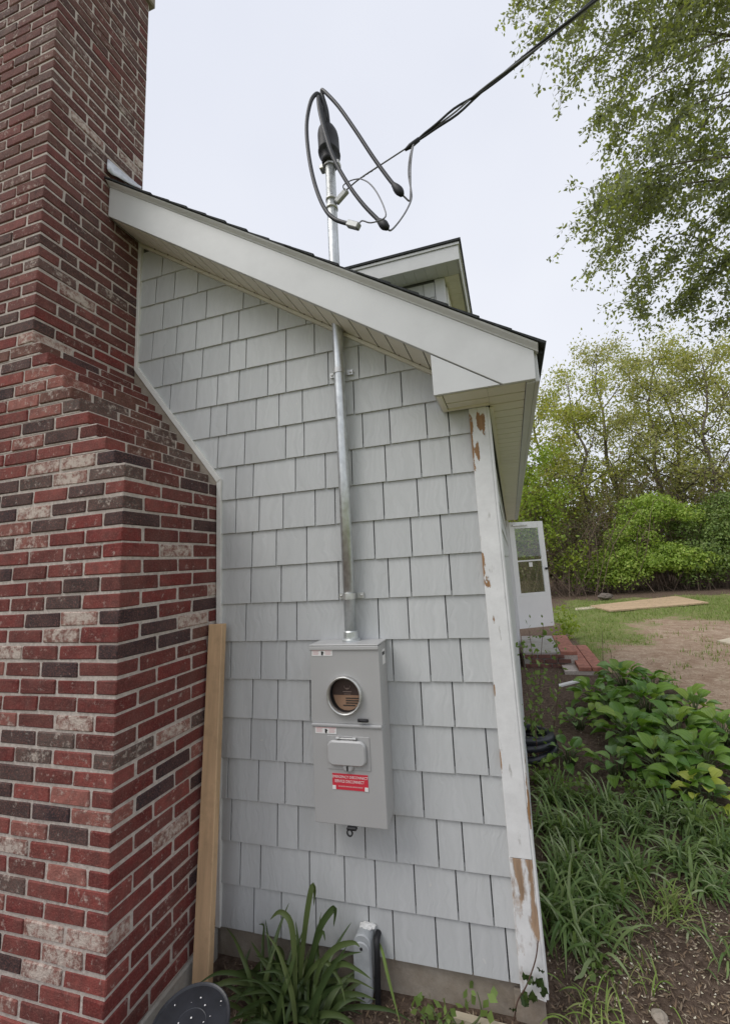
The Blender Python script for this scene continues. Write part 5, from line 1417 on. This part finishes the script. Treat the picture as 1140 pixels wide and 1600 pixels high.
# ------------------------------------------------------------------ steps, plywood, pipe coil, scraps
stp = thing('brick_steps', (0.6, 5.6, -0.14), 'low red brick steps with a concrete landing below the storm door', 'steps')
SB = simple('step_brick', (0.37, 0.16, 0.115), 0.9, 0, 0.35, 14, 0.4)
SBD = simple('step_brick_dark', (0.16, 0.075, 0.06), 0.9, 0, 0.4, 14, 0.4)
box('landing', 0.06, 0.60, 5.22, 6.6, -0.3, 0.098, CONC2, stp, 0.01)
box('step_core', 0.60, 1.12, 4.82, 6.4, -0.3, -0.085, MORTAR, stp, 0)
box('landing_core', 0.602, 0.84, 5.24, 6.6, -0.0845, 0.045, MORTAR, stp, 0)
for k in range(14):
    y = 5.23 + k * 0.098
    box('brick', 0.605, 0.845, y, y + 0.088, 0.047, 0.102, SB, stp, 0.004)
for k in range(16):
    y = 4.815 + k * 0.098
    for q_ in range(2):
        if k >= 4 or True: box('brick', 0.79 + q_ * 0.175, 0.955 + q_ * 0.175, y, y + 0.088, -0.083, -0.028, SB, stp, 0.004)
for r in range(3):
    for k in range(4):
        x = 0.08 + k * 0.195 + (r % 2) * 0.09
        if x < 0.66: box('brick', x, x + 0.18, 5.195, 5.219, -0.13 + r * 0.068, -0.13 + r * 0.068 + 0.055, SBD, stp, 0.004)
ply = thing('plywood_sheet', (4.2, 13.2, -0.14), 'tan plywood sheet lying flat on the far lawn', 'plywood')
def slab(name, q, z0, th, mat, parent):
    V = [Vector((p.x, p.y, z0)) for p in q] + [Vector((p.x, p.y, z0 + th)) for p in q]
    F = [(0, 3, 2, 1), (4, 5, 6, 7), (0, 1, 5, 4), (1, 2, 6, 5), (2, 3, 7, 6), (3, 0, 4, 7)]
    return ob(name, V, F, mat, parent)
zq = -0.07
slab('sheet', [on(2, zq, 952, 954), on(2, zq, 1106, 941), on(2, zq, 1055, 931), on(2, zq, 922, 946)], zq - 0.04, 0.04, PLY, ply)
pb_ = thing('scrap_board', (2.4, 11.5, -0.13), 'narrow pale board lying left of the plywood sheet', 'board')
slab('plank', [on(2, -.10, 898, 953), on(2, -.10, 940, 949), on(2, -.10, 938, 946), on(2, -.10, 898, 950)], -0.13, 0.03, PALEWOOD, pb_)
pb2 = thing('scrap_board', (4.3, 7.6, -0.13), 'pale board on the dirt cut off by the right edge', 'board')
slab('plank', [on(2, -.10, 1119, 1001), on(2, -.10, 1165, 1010), on(2, -.10, 1165, 990), on(2, -.10, 1140, 996)], -0.13, 0.03, PALEWOOD, pb2)
pb3 = thing('plastic_offcut', (0.6, 4.4, -0.13), 'short white plastic offcut on the soil below the brick steps', 'offcut')
slab('strip', [on(2, -.10, 873, 1071), on(2, -.10, 906, 1063), on(2, -.10, 905, 1060), on(2, -.10, 872, 1068)], -0.125, 0.02, WHITE_L, pb3)
pb4 = thing('scrap_board', (0.0, 0.0, -0.13), 'pale split board on the soil below the shingles under the meter box', 'board')
slab('plank', [on(2, -.115, 705, 1588), on(2, -.115, 790, 1612), on(2, -.115, 795, 1600), on(2, -.115, 712, 1578)], -0.135, 0.018, PALEWOOD, pb4)
rock = thing('stone', tuple(on(2, -.13, 1030, 1596)), 'small grey stone at the bottom edge of the soil', 'stone')
stump = thing('log', tuple(on(2, -.13, 945, 933)), 'dark log end lying at the foot of the big green bush', 'log')
def lump(name, c, r, mat, parent, sc=(1, 1, .6)):
    bm = bmesh.new(); bmesh.ops.create_icosphere(bm, subdivisions=3, radius=1)
    for v in bm.verts: q = 1 + .3 * mnoise.noise(v.co * 1.7 + Vector(c)); v.co = Vector((c[0] + v.co.x * r * q * sc[0], c[1] + v.co.y * r * q * sc[1], c[2] + v.co.z * r * q * sc[2]))
    me = bpy.data.meshes.new(name); bm.to_mesh(me); bm.free(); me.materials.append(mat); link(bpy.data.objects.new(name, me), parent)
lump('body', tuple(on(2, -.13, 1030, 1590)), .026, CONC, rock)
c = on(2, 0.0, 945, 932); lump('body', tuple(c), .16, BARK, stump, (1.5, 1, .7))
coil = thing('pipe_coil', tuple(on(2, -.13, 840, 1185)), 'coil of black corrugated drain pipe behind the corner board', 'pipe')
c0 = on(2, -.06, 822, 1172)
for k in range(3):
    pts = []; rad = []
    for i in range(160):
        a = i / 159 * 2 * math.pi
        pts.append(np.array([c0.x + (0.235 - .01 * k) * math.cos(a), c0.y + 0.10 + (0.235 - .01 * k) * math.sin(a), -0.09 + k * 0.062 + 0.03 * math.cos(a + k)]))
        rad.append(0.030 + 0.004 * (i % 2))
    tube('pipe_loop', pts, rad, BLACKP, coil, 8)

# ------------------------------------------------------------------ loose ground cover
def scatter(n, xr, yr, fn):
    X = RNG.uniform(*xr, n); Y = RNG.uniform(*yr, n)
    k = np.array([fn(a, b) for a, b in zip(X, Y)])
    m = RNG.random(n) < k
    X, Y = X[m], Y[m]
    return np.stack([X, Y, np.array([gz(a, b) for a, b in zip(X, Y)])], 1)
def grassf(x, y):
    b, d = gmask(x, y); f_ = fbm(x + 3, y, 1.1, 3); return (1 - b) * max(0.0, (1 - d * 0.9) * (0.55 + 0.6 * f_) + d * (0.9 * fbm(x, y + 7, 1.7, 3) - 0.12))
P = np.concatenate([scatter(40000, (0.8, 9), (4, 10), grassf), scatter(50000, (0.9, 12), (9.5, 15.5), grassf)])
n = len(P); a = RNG.uniform(0, 6.28, n); h = RNG.uniform(.03, .085, n); w = RNG.uniform(.004, .010, n)
dx_, dy_ = np.cos(a), np.sin(a)
V = np.stack([P + np.stack([-dy_ * w, dx_ * w, a * 0 - .01], 1), P + np.stack([dy_ * w, -dx_ * w, a * 0 - .01], 1), P + np.stack([dx_ * h * .5, dy_ * h * .5, h], 1)], 1).reshape(-1, 3)
g_ = np_ob('lawn_grass', V, np.arange(3 * n).reshape(n, 3), LF_GRASS)
tag(g_, 'short patchy grass on the far lawn', 'grass', kind='stuff')
def flat_bits(name, P, L, Wd, mat, label, cat, tilt=.35):
    n = len(P); a = RNG.uniform(0, 6.28, n); l = RNG.uniform(.4, 1.2, n) * L; w = RNG.uniform(.5, 1.2, n) * Wd
    d = np.stack([np.cos(a), np.sin(a), RNG.normal(size=n) * tilt], 1); s = np.stack([-np.sin(a), np.cos(a), RNG.normal(size=n) * tilt], 1)
    P = P + np.array([0, 0, 1.0]) * (np.abs(d[:, 2:3]) * l[:, None] * .5 + .004)
    V = np.stack([P - d * l[:, None] / 2 - s * w[:, None] * .3, P + s * w[:, None] * .5 - d * l[:, None] * .1, P + d * l[:, None] / 2, P - s * w[:, None] * .5], 1).reshape(-1, 3)
    o = np_ob(name, V, np.arange(4 * n).reshape(n, 4), mat); tag(o, label, cat, kind='stuff')
def bedf(x, y):
    b, d = gmask(x, y); return b if (x > 0.02 or y < -0.01) else 0
P = np.concatenate([scatter(15000, (-1.35, 1.3), (-0.75, 0.9), bedf), scatter(7000, (0.02, 2.2), (0.9, 5.0), bedf), scatter(5000, (0, 8), (14, 18), bedf)])
Q = scatter(9000, (1.2, 8), (3.6, 11), lambda x, y: 0.25 + 0.6 * gmask(x, y)[1] + 0.5 * fbm(x, y, 1.9, 3))
P = np.concatenate([P, Q])
flat_bits('leaf_litter', P, .026, .0065, LF_DRY, 'brown mulch, straw and dead leaves scattered on the soil', 'litter')
P = np.concatenate([scatter(1500, (0.15, 1.3), (0.0, 1.1), lambda x, y: .55 + .5 * fbm(x, y, 2.5, 2)), scatter(420, (-1.3, 1.4), (-.7, 3.5), bedf), scatter(300, (1.5, 5), (4, 9), lambda x, y: .6)])
flat_bits('fallen_petals', P, .0135, .010, PETAL, 'cream fallen petals sprinkled over the soil', 'petals', .2)
